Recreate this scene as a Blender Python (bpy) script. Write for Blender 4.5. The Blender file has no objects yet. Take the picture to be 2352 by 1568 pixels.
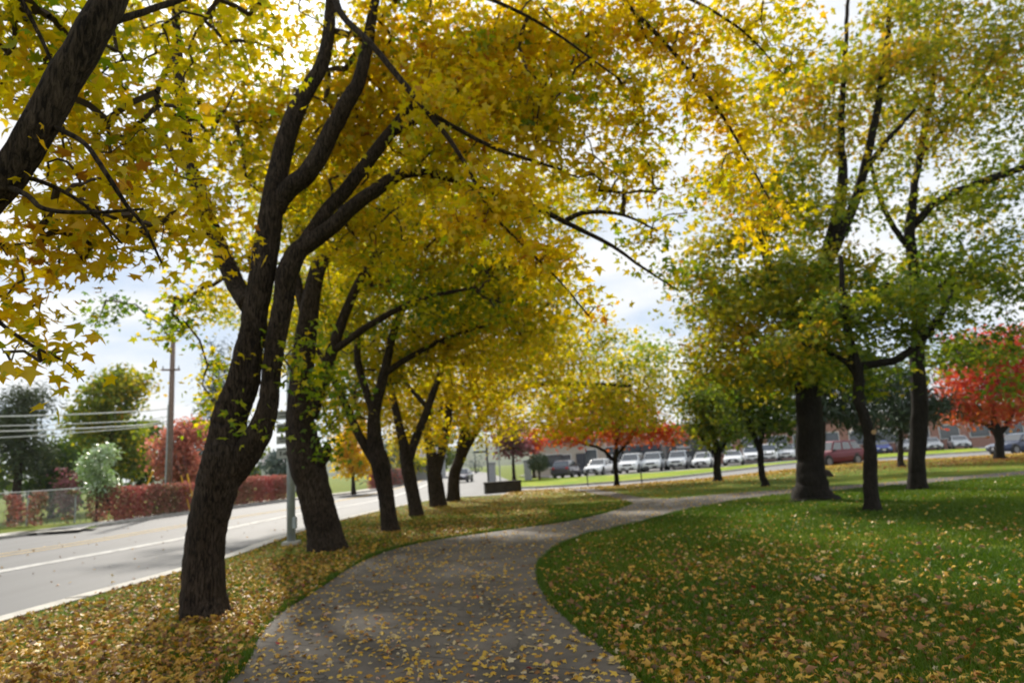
import bpy, math, random
import numpy as np
from mathutils import Vector, Matrix

random.seed(7)
RNG = np.random.default_rng(11)
SC = bpy.context.scene
COL = SC.collection

# ------------------------------------------------------------------ camera
W, H, F = 2352.0, 1568.0, 1568.0          # the photograph was measured at this size
CAM_H, PITCH, ROLL = 1.5, math.radians(10.1), math.radians(-3.7)
cam_d = bpy.data.cameras.new('camera')
cam = bpy.data.objects.new('camera', cam_d); COL.objects.link(cam)
cam_d.sensor_width = 36.0; cam_d.lens = 24.0
cam_d.clip_start = 0.05; cam_d.clip_end = 6000
cam_d.dof.use_dof = True; cam_d.dof.focus_distance = 2.3; cam_d.dof.aperture_fstop = 2.7
MR = Matrix.Rotation(math.pi / 2 + PITCH, 4, 'X') @ Matrix.Rotation(ROLL, 4, 'Z')
cam.matrix_world = Matrix.Translation((0, 0, CAM_H)) @ MR
SC.camera = cam
R3 = np.array(MR.to_3x3())

def ray(u, v):
    return R3 @ np.array([(u - W / 2) / F, (H / 2 - v) / F, -1.0])

def G(u, v, z=0.0):                        # ground point seen at a measured position
    r = ray(u, v); t = (z - CAM_H) / r[2]
    return np.array([r[0] * t, r[1] * t, z])

def P(u, v, d):                            # point at a given distance ahead
    r = ray(u, v); t = d / r[1]
    return np.array([r[0] * t, d, CAM_H + r[2] * t])

# ------------------------------------------------------------------ world, sun, exposure
SKY_OFF = (3.1, 1.2, .7)
SUN_EL, SUN_AZ = math.radians(36), math.radians(-17)     # azimuth measured from +Y towards +X
SUN_DIR = Vector((math.sin(SUN_AZ) * math.cos(SUN_EL), math.cos(SUN_AZ) * math.cos(SUN_EL), math.sin(SUN_EL)))
world = bpy.data.worlds.new('World'); SC.world = world; world.use_nodes = True
wn, wl = world.node_tree.nodes, world.node_tree.links
wn.clear()
w_out = wn.new('ShaderNodeOutputWorld'); w_bg = wn.new('ShaderNodeBackground')
w_bg.inputs['Strength'].default_value = 0.1
sky = wn.new('ShaderNodeTexSky'); sky.sky_type = 'NISHITA'; sky.sun_disc = False
sky.sun_elevation = SUN_EL; sky.sun_rotation = SUN_AZ; sky.air_density = 1.0; sky.dust_density = 0.6
tc = wn.new('ShaderNodeTexCoord')
sep = wn.new('ShaderNodeSeparateXYZ'); wl.new(tc.outputs['Generated'], sep.inputs[0])
def wmath(op, a, b):
    n = wn.new('ShaderNodeMath'); n.operation = op
    for i, x in enumerate((a, b)):
        if isinstance(x, (int, float)): n.inputs[i].default_value = x
        elif x is not None: wl.new(x, n.inputs[i])
    return n.outputs[0]
zz = wmath('ADD', wmath('MAXIMUM', sep.outputs[2], 0.0), 0.22)
comb = wn.new('ShaderNodeCombineXYZ')
wl.new(wmath('DIVIDE', sep.outputs[0], zz), comb.inputs[0]); wl.new(wmath('DIVIDE', sep.outputs[1], zz), comb.inputs[1])
nz = wn.new('ShaderNodeTexNoise'); nz.inputs['Scale'].default_value = 1.5; nz.inputs['Detail'].default_value = 7
nz.inputs['Roughness'].default_value = 0.55; nz.inputs['Distortion'].default_value = 0.4
off = wn.new('ShaderNodeVectorMath'); off.operation = 'ADD'; off.inputs[1].default_value = SKY_OFF
wl.new(comb.outputs[0], off.inputs[0]); wl.new(off.outputs[0], nz.inputs['Vector'])
cr = wn.new('ShaderNodeValToRGB'); cr.color_ramp.elements[0].position = 0.38; cr.color_ramp.elements[1].position = 0.56
wl.new(nz.outputs['Fac'], cr.inputs[0])
# the cloud deck brightens towards the sun behind it
dot = wn.new('ShaderNodeVectorMath'); dot.operation = 'DOT_PRODUCT'
wl.new(tc.outputs['Generated'], dot.inputs[0]); dot.inputs[1].default_value = SUN_DIR
glow = wmath('POWER', wmath('MAXIMUM', dot.outputs['Value'], 0.0), 90.0)
cl_b = wmath('ADD', wmath('MULTIPLY', glow, 14.0), 7.9)
cl = wn.new('ShaderNodeMix'); cl.data_type = 'RGBA'; cl.blend_type = 'MULTIPLY'; cl.inputs[0].default_value = 1
cl.inputs[6].default_value = (0.97, 0.985, 1.0, 1)
cbv = wn.new('ShaderNodeCombineColor')
for i in range(3): wl.new(cl_b, cbv.inputs[i])
wl.new(cbv.outputs[0], cl.inputs[7])
bl = wn.new('ShaderNodeMix'); bl.data_type = 'RGBA'; bl.inputs[0].default_value = 0.85      # thin veil over the blue
wl.new(sky.outputs[0], bl.inputs[6]); bl.inputs[7].default_value = (4.9, 5.7, 6.9, 1)
mx = wn.new('ShaderNodeMix'); mx.data_type = 'RGBA'
wl.new(cr.outputs[0], mx.inputs[0]); wl.new(bl.outputs[2], mx.inputs[6]); wl.new(cl.outputs[2], mx.inputs[7])
wl.new(mx.outputs[2], w_bg.inputs['Color']); wl.new(w_bg.outputs[0], w_out.inputs[0])

sun_d = bpy.data.lights.new('sun', 'SUN'); sun_d.energy = 5.0; sun_d.angle = math.radians(2.2); sun_d.color = (1.0, 0.93, 0.82)
sun = bpy.data.objects.new('sun', sun_d); COL.objects.link(sun)
sun.rotation_euler = SUN_DIR.to_track_quat('Z', 'Y').to_euler(); sun.location = (0, 0, 60)
SC.view_settings.view_transform = 'Standard'; SC.view_settings.look = 'None'
SC.view_settings.exposure = 0.42; SC.view_settings.gamma = 1.0
cy = SC.cycles
cy.max_bounces = 7; cy.diffuse_bounces = 4; cy.glossy_bounces = 3; cy.transmission_bounces = 5; cy.transparent_max_bounces = 4
cy.caustics_reflective = False; cy.caustics_refractive = False; cy.sample_clamp_indirect = 6.0
cy.use_denoising = True

# ------------------------------------------------------------------ helpers
def tag(o, label=None, cat=None, group=None, kind=None):
    if label: o['label'] = label
    if cat: o['category'] = cat
    if group: o['group'] = group
    if kind: o['kind'] = kind
    return o

def empty(name, loc, rz=0.0):
    o = bpy.data.objects.new(name, None); COL.objects.link(o)
    o.location = Vector(loc); o.rotation_euler = (0, 0, rz); o.empty_display_size = 0.3
    return o

def link(name, me, parent=None, world_space=False):
    o = bpy.data.objects.new(name, me); COL.objects.link(o)
    if parent is not None:
        o.parent = parent
        if world_space:                     # mesh was built in world coordinates
            o.location = -Vector(parent.location)
    return o

class MB:
    """collects simple shapes into one mesh"""
    def __init__(s): s.v = []; s.f = []
    def add(s, vs, fs):
        b = len(s.v); s.v += [tuple(map(float, v)) for v in vs]; s.f += [tuple(b + i for i in f) for f in fs]; return s
    def box(s, c, size, rz=0.0, taper=1.0):
        x, y, z = np.array(size) / 2.0; ca, sa = math.cos(rz), math.sin(rz); vs = []
        for k, zz in ((1, -z), (taper, z)):
            for sx, sy in ((-1, -1), (1, -1), (1, 1), (-1, 1)):
                px, py = sx * x * k, sy * y * k
                vs.append((c[0] + px * ca - py * sa, c[1] + px * sa + py * ca, c[2] + zz))
        return s.add(vs, [(3, 2, 1, 0), (4, 5, 6, 7), (0, 1, 5, 4), (1, 2, 6, 5), (2, 3, 7, 6), (3, 0, 4, 7)])
    def tube(s, pts, rad, n=8, cap=True):
        v, f = tube_arrays(np.array(pts, float), rad, n, cap); return s.add(v, f)
    def cyl_y(s, c, r, w, n=20):            # a wheel-like cylinder along Y
        vs = []; fs = []
        for y in (-w / 2, w / 2):
            for k in range(n):
                a = 2 * math.pi * k / n; vs.append((c[0] + r * math.cos(a), c[1] + y, c[2] + r * math.sin(a)))
        for k in range(n): fs.append((k, (k + 1) % n, n + (k + 1) % n, n + k))
        fs.append(tuple(range(n - 1, -1, -1))); fs.append(tuple(range(n, 2 * n)))
        return s.add(vs, fs)
    def prism(s, poly, y0, y1):             # outline in XZ pushed along Y
        n = len(poly); vs = [(x, y0, z) for x, z in poly] + [(x, y1, z) for x, z in poly]
        fs = [(k, (k + 1) % n, n + (k + 1) % n, n + k) for k in range(n)] + [tuple(range(n - 1, -1, -1)), tuple(range(n, 2 * n))]
        return s.add(vs, fs)
    def build(s, name, mat, parent=None, smooth=False, bevel=0.0, world_space=False):
        me = bpy.data.meshes.new(name); me.from_pydata(s.v, [], s.f); me.materials.append(mat)
        import bmesh
        bm = bmesh.new(); bm.from_mesh(me); bmesh.ops.recalc_face_normals(bm, faces=bm.faces); bm.to_mesh(me); bm.free()
        if smooth: me.polygons.foreach_set('use_smooth', [True] * len(me.polygons))
        o = link(name, me, parent, world_space)
        if bevel:
            m = o.modifiers.new('bevel', 'BEVEL'); m.width = bevel; m.segments = 2; m.limit_method = 'ANGLE'
        return o

def tube_arrays(pts, rad, n=8, cap=True, rough=0.0, seed=0, lob=None):
    pts = np.asarray(pts, float); m = len(pts)
    rad = np.full(m, rad, float) if np.isscalar(rad) else np.asarray(rad, float)
    tan = np.gradient(pts, axis=0); tan /= np.linalg.norm(tan, axis=1)[:, None] + 1e-9
    ref = np.array([1.0, 0, 0]) if abs(tan[0][0]) < 0.8 else np.array([0, 1.0, 0])
    nn = np.cross(tan[0], ref); nn /= np.linalg.norm(nn)
    ang = np.arange(n) * 2 * np.pi / n; V = []
    rg = np.random.default_rng(seed + 5)
    ph = rg.uniform(0, 6.28, 8)
    L = np.concatenate([[0], np.cumsum(np.linalg.norm(np.diff(pts, axis=0), axis=1))])
    for i in range(m):
        nn = nn - tan[i] * (nn @ tan[i]); nn /= np.linalg.norm(nn) + 1e-9
        bb = np.cross(tan[i], nn)
        r = np.full(n, rad[i])
        if lob is not None: r = r * (1 + lob[i] * (.75 + .25 * np.sin(4 * ang + ph[4]) + .16 * np.sin(7 * ang + ph[5])))
        if rough:
            s = L[i]
            r = r * (1 + rough * (np.sin(3 * ang + ph[0] + 1.3 * s) * .5 + np.sin(5 * ang + ph[1] - 2.1 * s) * .4 + np.sin(2 * ang + ph[2] + 1.9 * s) * .4
                                  + np.sin(9 * ang + ph[3] + 1.2 * s) * .35 + rg.normal(0, .16, n)))
        V.append(pts[i] + (np.cos(ang)[:, None] * nn + np.sin(ang)[:, None] * bb) * r[:, None])
    V = np.concatenate(V); Fc = []
    for i in range(m - 1):
        for k in range(n):
            a = i * n + k; b = i * n + (k + 1) % n
            Fc.append((a, b, b + n, a + n))
    if cap:
        Fc.append(tuple(range(n - 1, -1, -1))); Fc.append(tuple((m - 1) * n + k for k in range(n)))
    return V, Fc

def tri_mesh(name, verts, tris, mat, attrs=None, smooth=False):
    me = bpy.data.meshes.new(name); nv, nt = len(verts), len(tris)
    me.vertices.add(nv); me.vertices.foreach_set('co', np.asarray(verts, np.float32).ravel())
    me.loops.add(nt * 3); me.loops.foreach_set('vertex_index', np.asarray(tris, np.int32).ravel())
    me.polygons.add(nt); me.polygons.foreach_set('loop_start', np.arange(0, nt * 3, 3, dtype=np.int32))
    for k, a in (attrs or {}).items():
        at = me.attributes.new(k, 'FLOAT', 'POINT'); at.data.foreach_set('value', np.asarray(a, np.float32))
    me.update(calc_edges=True); me.materials.append(mat)
    if smooth: me.polygons.foreach_set('use_smooth', [True] * nt)
    return me

def catmull(pts, per=6):
    pts = np.asarray(pts, float)
    if len(pts) < 3:
        t = np.linspace(0, 1, per + 1)[:, None]; return pts[0] * (1 - t) + pts[-1] * t
    Q = np.vstack([2 * pts[0] - pts[1], pts, 2 * pts[-1] - pts[-2]]); out = []
    for i in range(1, len(Q) - 2):
        p0, p1, p2, p3 = Q[i - 1], Q[i], Q[i + 1], Q[i + 2]
        for t in np.linspace(0, 1, per, endpoint=False):
            out.append(.5 * ((2 * p1) + (-p0 + p2) * t + (2 * p0 - 5 * p1 + 4 * p2 - p3) * t * t + (-p0 + 3 * p1 - 3 * p2 + p3) * t ** 3))
    out.append(Q[-2]); return np.array(out)

def inside(poly, x, y):
    px, py = poly[:, 0], poly[:, 1]; res = np.zeros(len(x), bool); j = len(px) - 1
    for i in range(len(px)):
        c = ((py[i] > y) != (py[j] > y)) & (x < (px[j] - px[i]) * (y - py[i]) / (py[j] - py[i] + 1e-12) + px[i])
        res ^= c; j = i
    return res

# ------------------------------------------------------------------ materials
def new_mat(name):
    m = bpy.data.materials.new(name); m.use_nodes = True
    n, l = m.node_tree.nodes, m.node_tree.links
    return m, n, l, n['Principled BSDF']

def plain(name, c, rough=0.6, metal=0.0, var=0.15, scale=6.0, bump=0.0, spec=0.4, coat=0.0):
    m, n, l, b = new_mat(name)
    b.inputs['Roughness'].default_value = rough; b.inputs['Metallic'].default_value = metal
    b.inputs['Specular IOR Level'].default_value = spec; b.inputs['Coat Weight'].default_value = coat
    t = n.new('ShaderNodeTexCoord'); x = n.new('ShaderNodeTexNoise'); x.inputs['Scale'].default_value = scale; x.inputs['Detail'].default_value = 5
    l.new(t.outputs['Object'], x.inputs['Vector'])
    r = n.new('ShaderNodeValToRGB')
    r.color_ramp.elements[0].position = .3; r.color_ramp.elements[1].position = .7
    r.color_ramp.elements[0].color = (*[max(0, k * (1 - var)) for k in c], 1); r.color_ramp.elements[1].color = (*[min(1, k * (1 + var)) for k in c], 1)
    l.new(x.outputs['Fac'], r.inputs[0]); l.new(r.outputs[0], b.inputs['Base Color'])
    if bump:
        bp = n.new('ShaderNodeBump'); bp.inputs['Strength'].default_value = bump; bp.inputs['Distance'].default_value = 0.02
        l.new(x.outputs['Fac'], bp.inputs['Height']); l.new(bp.outputs[0], b.inputs['Normal'])
    return m

def leaf_mat(name, ramp, trans=0.5, gloss=0.03):
    """leaf blades that reflect and pass light; the tint attribute picks the leaf's own colour"""
    m, n, l, b = new_mat(name); n.remove(b)
    out = n['Material Output']; a = n.new('ShaderNodeAttribute'); a.attribute_name = 'tint'
    r = n.new('ShaderNodeValToRGB'); e = r.color_ramp.elements
    while len(e) < len(ramp): e.new(0.5)
    for k, (p, c) in enumerate(ramp): e[k].position = p; e[k].color = (*c, 1)
    l.new(a.outputs['Fac'], r.inputs[0])
    d = n.new('ShaderNodeBsdfDiffuse'); t = n.new('ShaderNodeBsdfTranslucent'); g = n.new('ShaderNodeBsdfGlossy')
    g.inputs['Roughness'].default_value = 0.42; g.inputs['Color'].default_value = (.9, .9, .9, 1)
    l.new(r.outputs[0], d.inputs[0]); l.new(r.outputs[0], t.inputs[0])
    m1 = n.new('ShaderNodeMixShader'); m1.inputs[0].default_value = trans; l.new(d.outputs[0], m1.inputs[1]); l.new(t.outputs[0], m1.inputs[2])
    m2 = n.new('ShaderNodeMixShader'); m2.inputs[0].default_value = gloss; l.new(m1.outputs[0], m2.inputs[1]); l.new(g.outputs[0], m2.inputs[2])
    l.new(m2.outputs[0], out.inputs[0]); return m

def bark_mat(name, dark, light, scale=1.0):
    m, n, l, b = new_mat(name); b.inputs['Roughness'].default_value = 0.95; b.inputs['Specular IOR Level'].default_value = 0.15
    t = n.new('ShaderNodeTexCoord'); mp = n.new('ShaderNodeMapping'); mp.inputs['Scale'].default_value = (44 * scale, 44 * scale, 8 * scale)
    l.new(t.outputs['Object'], mp.inputs[0])
    x = n.new('ShaderNodeTexNoise'); x.inputs['Scale'].default_value = 1; x.inputs['Detail'].default_value = 8; x.inputs['Roughness'].default_value = .7; x.inputs['Distortion'].default_value = .8
    l.new(mp.outputs[0], x.inputs['Vector'])
    y = n.new('ShaderNodeTexNoise'); y.inputs['Scale'].default_value = 2.3; y.inputs['Detail'].default_value = 3; l.new(t.outputs['Object'], y.inputs['Vector'])
    r = n.new('ShaderNodeValToRGB'); r.color_ramp.elements[0].position = .42; r.color_ramp.elements[1].position = .64
    r.color_ramp.elements[0].color = (*dark, 1); r.color_ramp.elements[1].color = (*light, 1)
    l.new(x.outputs['Fac'], r.inputs[0])
    mxx = n.new('ShaderNodeMix'); mxx.data_type = 'RGBA'; mxx.blend_type = 'MULTIPLY'; mxx.inputs[0].default_value = .7
    r2 = n.new('ShaderNodeValToRGB'); r2.color_ramp.elements[0].color = (.45, .42, .38, 1); r2.color_ramp.elements[0].position = .35; r2.color_ramp.elements[1].position = .65
    l.new(y.outputs['Fac'], r2.inputs[0]); l.new(r.outputs[0], mxx.inputs[6]); l.new(r2.outputs[0], mxx.inputs[7])
    l.new(mxx.outputs[2], b.inputs['Base Color'])
    bp = n.new('ShaderNodeBump'); bp.inputs['Strength'].default_value = .8; bp.inputs['Distance'].default_value = .02
    l.new(x.outputs['Fac'], bp.inputs['Height']); l.new(bp.outputs[0], b.inputs['Normal']); return m

M = {}
YEL = [(0.0, (.08, .17, .005)), (.25, (.24, .33, .005)), (.48, (.64, .53, .004)), (.75, (.80, .55, .004)), (.93, (.70, .37, .006)), (1.0, (.40, .16, .010))]
GRN = [(0.0, (.035, .075, .006)), (.3, (.10, .17, .008)), (.55, (.26, .30, .010)), (.78, (.58, .44, .010)), (1.0, (.54, .26, .012))]
RED = [(0.0, (.20, .17, .03)), (.25, (.58, .20, .02)), (.5, (.62, .10, .02)), (.75, (.62, .05, .025)), (1.0, (.46, .03, .04))]
DRK = [(0.0, (.012, .028, .012)), (.5, (.03, .055, .022)), (1.0, (.07, .09, .03))]
BLU = [(0.0, (.04, .07, .065)), (.5, (.075, .115, .11)), (1.0, (.12, .16, .14))]
PAL = [(0.0, (.14, .26, .05)), (.5, (.26, .42, .10)), (1.0, (.55, .62, .50))]
PUR = [(0.0, (.06, .075, .03)), (.35, (.17, .09, .06)), (.7, (.25, .075, .09)), (1.0, (.34, .10, .13))]
HED = [(0.0, (.09, .10, .03)), (.3, (.26, .15, .085)), (.6, (.38, .14, .10)), (1.0, (.50, .12, .11))]
FAL = [(0.0, (.11, .050, .018)), (.2, (.27, .115, .025)), (.42, (.52, .28, .022)), (.62, (.60, .39, .045)), (.8, (.50, .37, .16)), (.95, (.56, .47, .31)), (1.0, (.36, .04, .04))]
M['leaf_yellow'] = leaf_mat('yellow maple leaves', YEL, .62, .02)
M['leaf_coral'] = leaf_mat('muted coral leaves', [(0, (.16, .13, .05)), (.35, (.34, .16, .08)), (.65, (.58, .20, .13)), (1, (.66, .26, .21))], .5, .02)
M['leaf_green'] = leaf_mat('green turning leaves', GRN, .55, .02)
M['leaf_red'] = leaf_mat('red maple leaves', RED, .5)
M['needle_dark'] = leaf_mat('dark needles', DRK, .2)
M['needle_blue'] = leaf_mat('blue spruce needles', BLU, .2)
M['leaf_pale'] = leaf_mat('pale poplar leaves', PAL, .45, .2)
M['leaf_purple'] = leaf_mat('purple leaves', PUR, .4)
M['leaf_hedge'] = leaf_mat('red hedge leaves', HED, .4)
M['leaf_fallen'] = leaf_mat('fallen leaves', FAL, .18, .04)
M['grass'] = leaf_mat('grass blades', [(0, (.034, .080, .004)), (.5, (.085, .155, .005)), (.85, (.16, .21, .008)), (1, (.28, .22, .05))], .4, .02)
M['bark'] = bark_mat('dark maple bark', (.009, .006, .004), (.085, .062, .044))
M['bark_grey'] = bark_mat('grey brown bark', (.009, .007, .0055), (.034, .028, .023), .8)
M['twig'] = plain('twig bark', (.045, .030, .018), .9, var=.3)
M['concrete'] = plain('kerb concrete', (.42, .40, .36), .9, var=.25, scale=3, bump=.3)
M['steel'] = plain('galvanised steel', (.36, .40, .40), .5, .3, var=.12)
M['dark_steel'] = plain('dark painted steel', (.05, .055, .06), .5)
M['pole_wood'] = plain('weathered pole wood', (.20, .14, .11), .9, var=.3, scale=9)
M['yellow_paint'] = plain('yellow plastic guard', (.75, .42, .02), .5, var=.08)
M['wire'] = plain('aluminium cable', (.62, .62, .60), .4, .3)
M['sign_white'] = plain('sign face', (.36, .38, .34), .45, var=.06)
M['sign_ink'] = plain('sign ink', (.03, .03, .03), .6)
M['block'] = plain('dark weathered block', (.034, .029, .022), .9, var=.4, scale=4, bump=.5)
M['stucco'] = plain('beige stucco', (.46, .40, .33), .9, var=.07)
M['white_wall'] = plain('white clapboard', (.68, .68, .68), .8, var=.05)
M['roof'] = plain('grey roof shingle', (.16, .15, .15), .9, var=.25, scale=3)
M['trim'] = plain('white trim', (.7, .7, .68), .6, var=.05)
M['pane'] = plain('window glass', (.05, .06, .075), .08, spec=.8, var=.2)
M['dark_door'] = plain('dark door paint', (.04, .045, .06), .5)
M['grey_stone'] = plain('grey pillar stone', (.36, .36, .37), .9, var=.2)

def brick_mat():
    m, n, l, b = new_mat('red brick wall'); b.inputs['Roughness'].default_value = .9
    t = n.new('ShaderNodeTexCoord'); mp = n.new('ShaderNodeMapping'); mp.inputs['Rotation'].default_value = (math.pi / 2, 0, 0)
    l.new(t.outputs['Object'], mp.inputs[0]); k = n.new('ShaderNodeTexBrick')
    k.inputs['Scale'].default_value = 3; k.inputs['Color1'].default_value = (.36, .17, .12, 1); k.inputs['Color2'].default_value = (.29, .13, .095, 1); k.inputs['Mortar'].default_value = (.36, .30, .26, 1)
    k.inputs['Mortar Size'].default_value = .012; k.inputs['Brick Width'].default_value = .7; k.inputs['Row Height'].default_value = .22
    l.new(mp.outputs[0], k.inputs[0]); l.new(k.outputs[0], b.inputs['Base Color']); return m
M['brick'] = brick_mat()

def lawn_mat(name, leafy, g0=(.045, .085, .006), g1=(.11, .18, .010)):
    """short turf: patchy greens, straw, with leaf crumbs in it"""
    m, n, l, b = new_mat(name); b.inputs['Roughness'].default_value = .95; b.inputs['Specular IOR Level'].default_value = .1
    t = n.new('ShaderNodeTexCoord')
    def noise(s, d=5, r=.6):
        x = n.new('ShaderNodeTexNoise'); x.inputs['Scale'].default_value = s; x.inputs['Detail'].default_value = d; x.inputs['Roughness'].default_value = r
        l.new(t.outputs['Object'], x.inputs['Vector']); return x.outputs['Fac']
    def ramp(f, p0, c0, p1, c1):
        r = n.new('ShaderNodeValToRGB'); e = r.color_ramp.elements; e[0].position = p0; e[1].position = p1; e[0].color = (*c0, 1); e[1].color = (*c1, 1)
        l.new(f, r.inputs[0]); return r.outputs[0]
    def mix(f, a, c):
        x = n.new('ShaderNodeMix'); x.data_type = 'RGBA'
        l.new(f, x.inputs[0]); l.new(a, x.inputs[6]); l.new(c, x.inputs[7]); return x.outputs[2]
    green = ramp(noise(38, 6, .75), .3, g0, .7, g1)
    big = ramp(noise(.45, 4), .42, (0, 0, 0), .62, (1, 1, 1))
    yell = ramp(noise(30, 6, .75), .3, (g0[0] * 2.2, g0[1] * 1.5, g0[2]), .7, (g1[0] * 2.1, g1[1] * 1.25, g1[2] * 1.8))
    g2 = mix(big, green, yell)
    crumb = ramp(noise(17, 3, .7), .5 + .10 * (1 - leafy), (0, 0, 0), .60 + .12 * (1 - leafy), (1, 1, 1))
    patch = ramp(noise(.55, 5, .65), .62 - .32 * leafy, (0, 0, 0), .78 - .30 * leafy, (1, 1, 1))
    mm = n.new('ShaderNodeMath'); mm.operation = 'MULTIPLY'; l.new(crumb, mm.inputs[0]); l.new(patch, mm.inputs[1])
    lc = ramp(noise(24, 4, .8), .3, (.20, .10, .03), .7, (.52, .34, .07))
    l.new(mix(mm.outputs[0], g2, lc), b.inputs['Base Color'])
    bp = n.new('ShaderNodeBump'); bp.inputs['Strength'].default_value = .8; bp.inputs['Distance'].default_value = .04
    l.new(noise(45, 6, .8), bp.inputs['Height']); l.new(bp.outputs[0], b.inputs['Normal']); return m
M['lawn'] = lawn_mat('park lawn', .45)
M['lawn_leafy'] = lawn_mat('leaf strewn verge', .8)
M['lawn_sunlit'] = lawn_mat('sunlit mown grass strip', .0, (.10, .18, .012), (.19, .30, .022))  # glow of sun through the turf is put into this brighter colour

def paving_mat():
    """old poured path: stains, a few wandering cracks, cross joints (UV.y runs along the path in metres)"""
    m, n, l, b = new_mat('path concrete'); b.inputs['Roughness'].default_value = .8
    t = n.new('ShaderNodeTexCoord')
    def noise(s, d=6, r=.6, dist=0.):
        x = n.new('ShaderNodeTexNoise'); x.inputs['Scale'].default_value = s; x.inputs['Detail'].default_value = d; x.inputs['Roughness'].default_value = r; x.inputs['Distortion'].default_value = dist
        l.new(t.outputs['Object'], x.inputs['Vector']); return x
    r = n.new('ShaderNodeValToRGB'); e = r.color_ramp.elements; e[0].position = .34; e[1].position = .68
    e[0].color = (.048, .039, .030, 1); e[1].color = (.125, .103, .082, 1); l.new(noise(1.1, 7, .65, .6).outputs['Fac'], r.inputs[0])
    fine = n.new('ShaderNodeMix'); fine.data_type = 'RGBA'; fine.blend_type = 'OVERLAY'; fine.inputs[0].default_value = .55
    l.new(r.outputs[0], fine.inputs[6]); l.new(noise(60, 4, .8).outputs['Fac'], fine.inputs[7])
    # cracks
    vo = n.new('ShaderNodeTexVoronoi'); vo.feature = 'DISTANCE_TO_EDGE'; vo.inputs['Scale'].default_value = .42
    ad = n.new('ShaderNodeMix'); ad.data_type = 'RGBA'; ad.blend_type = 'LINEAR_LIGHT'; ad.inputs[0].default_value = .30
    l.new(t.outputs['Object'], ad.inputs[6]); l.new(noise(2.2, 6, .7).outputs['Color'], ad.inputs[7]); l.new(ad.outputs[2], vo.inputs['Vector'])
    ck = n.new('ShaderNodeMath'); ck.operation = 'LESS_THAN'; ck.inputs[1].default_value = .0055; l.new(vo.outputs['Distance'], ck.inputs[0])
    # joints
    sp = n.new('ShaderNodeSeparateXYZ'); l.new(t.outputs['UV'], sp.inputs[0])
    wob = n.new('ShaderNodeMath'); wob.operation = 'MULTIPLY_ADD'; wob.inputs[1].default_value = .05; l.new(noise(3).outputs['Fac'], wob.inputs[0]); l.new(sp.outputs[1], wob.inputs[2])
    md = n.new('ShaderNodeMath'); md.operation = 'PINGPONG'; md.inputs[1].default_value = .85; l.new(wob.outputs[0], md.inputs[0])
    jt = n.new('ShaderNodeMath'); jt.operation = 'LESS_THAN'; jt.inputs[1].default_value = .015; l.new(md.outputs[0], jt.inputs[0])
    mxm = n.new('ShaderNodeMath'); mxm.operation = 'MAXIMUM'; l.new(ck.outputs[0], mxm.inputs[0]); l.new(jt.outputs[0], mxm.inputs[1])
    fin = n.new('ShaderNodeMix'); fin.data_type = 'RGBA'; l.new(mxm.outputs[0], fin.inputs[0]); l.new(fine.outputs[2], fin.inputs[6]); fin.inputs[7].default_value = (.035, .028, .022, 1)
    l.new(fin.outputs[2], b.inputs['Base Color'])
    bp = n.new('ShaderNodeBump'); bp.inputs['Strength'].default_value = .35; bp.inputs['Distance'].default_value = .01
    l.new(noise(55, 5, .8).outputs['Fac'], bp.inputs['Height']); l.new(bp.outputs[0], b.inputs['Normal']); return m
M['path'] = paving_mat()

def asphalt_mat(name, c, streak=True):
    m, n, l, b = new_mat(name); b.inputs['Roughness'].default_value = .75
    t = n.new('ShaderNodeTexCoord'); mp = n.new('ShaderNodeMapping'); mp.inputs['Scale'].default_value = (1.1, .07, 1) if streak else (.3, .3, 1); l.new(t.outputs['Object'], mp.inputs[0])
    x = n.new('ShaderNodeTexNoise'); x.inputs['Scale'].default_value = 1.0; x.inputs['Detail'].default_value = 6; l.new(mp.outputs[0], x.inputs['Vector'])
    y = n.new('ShaderNodeTexNoise'); y.inputs['Scale'].default_value = 80; y.inputs['Detail'].default_value = 3; l.new(t.outputs['Object'], y.inputs['Vector'])
    r = n.new('ShaderNodeValToRGB'); r.color_ramp.elements[0].position = .3; r.color_ramp.elements[1].position = .7
    r.color_ramp.elements[0].color = (*[k * .75 for k in c], 1); r.color_ramp.elements[1].color = (*[k * 1.2 for k in c], 1); l.new(x.outputs['Fac'], r.inputs[0])
    o = n.new('ShaderNodeMix'); o.data_type = 'RGBA'; o.blend_type = 'OVERLAY'; o.inputs[0].default_value = .35; l.new(r.outputs[0], o.inputs[6]); l.new(y.outputs['Fac'], o.inputs[7])
    l.new(o.outputs[2], b.inputs['Base Color']); return m
M['asphalt'] = asphalt_mat('sun bleached asphalt', (.056, .058, .061))
M['lot'] = asphalt_mat('parking asphalt', (.17, .165, .16), False)
M['line_white'] = plain('worn white road paint', (.34, .335, .32), .8, var=.35, scale=5)
M['line_yellow'] = plain('worn yellow road paint', (.42, .28, .07), .8, var=.3, scale=5)

# ------------------------------------------------------------------ ground, road, paths
Z_ROAD = -0.12
def sheet(name, poly, z, mat, label=None, parent=None):
    """flat polygon, triangulated"""
    from mathutils.geometry import tessellate_polygon
    pts = [Vector((float(p[0]), float(p[1]), z)) for p in poly]
    tris = tessellate_polygon([pts])
    fixed = []
    for a, b2, c in tris:
        nz_ = (pts[b2] - pts[a]).cross(pts[c] - pts[a]).z
        fixed.append((a, b2, c) if nz_ > 0 else (a, c, b2))
    me = bpy.data.meshes.new(name); me.from_pydata([tuple(p) for p in pts], [], fixed); me.materials.append(mat)
    o = link(name, me, parent); tag(o, kind='structure')
    return o

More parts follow.
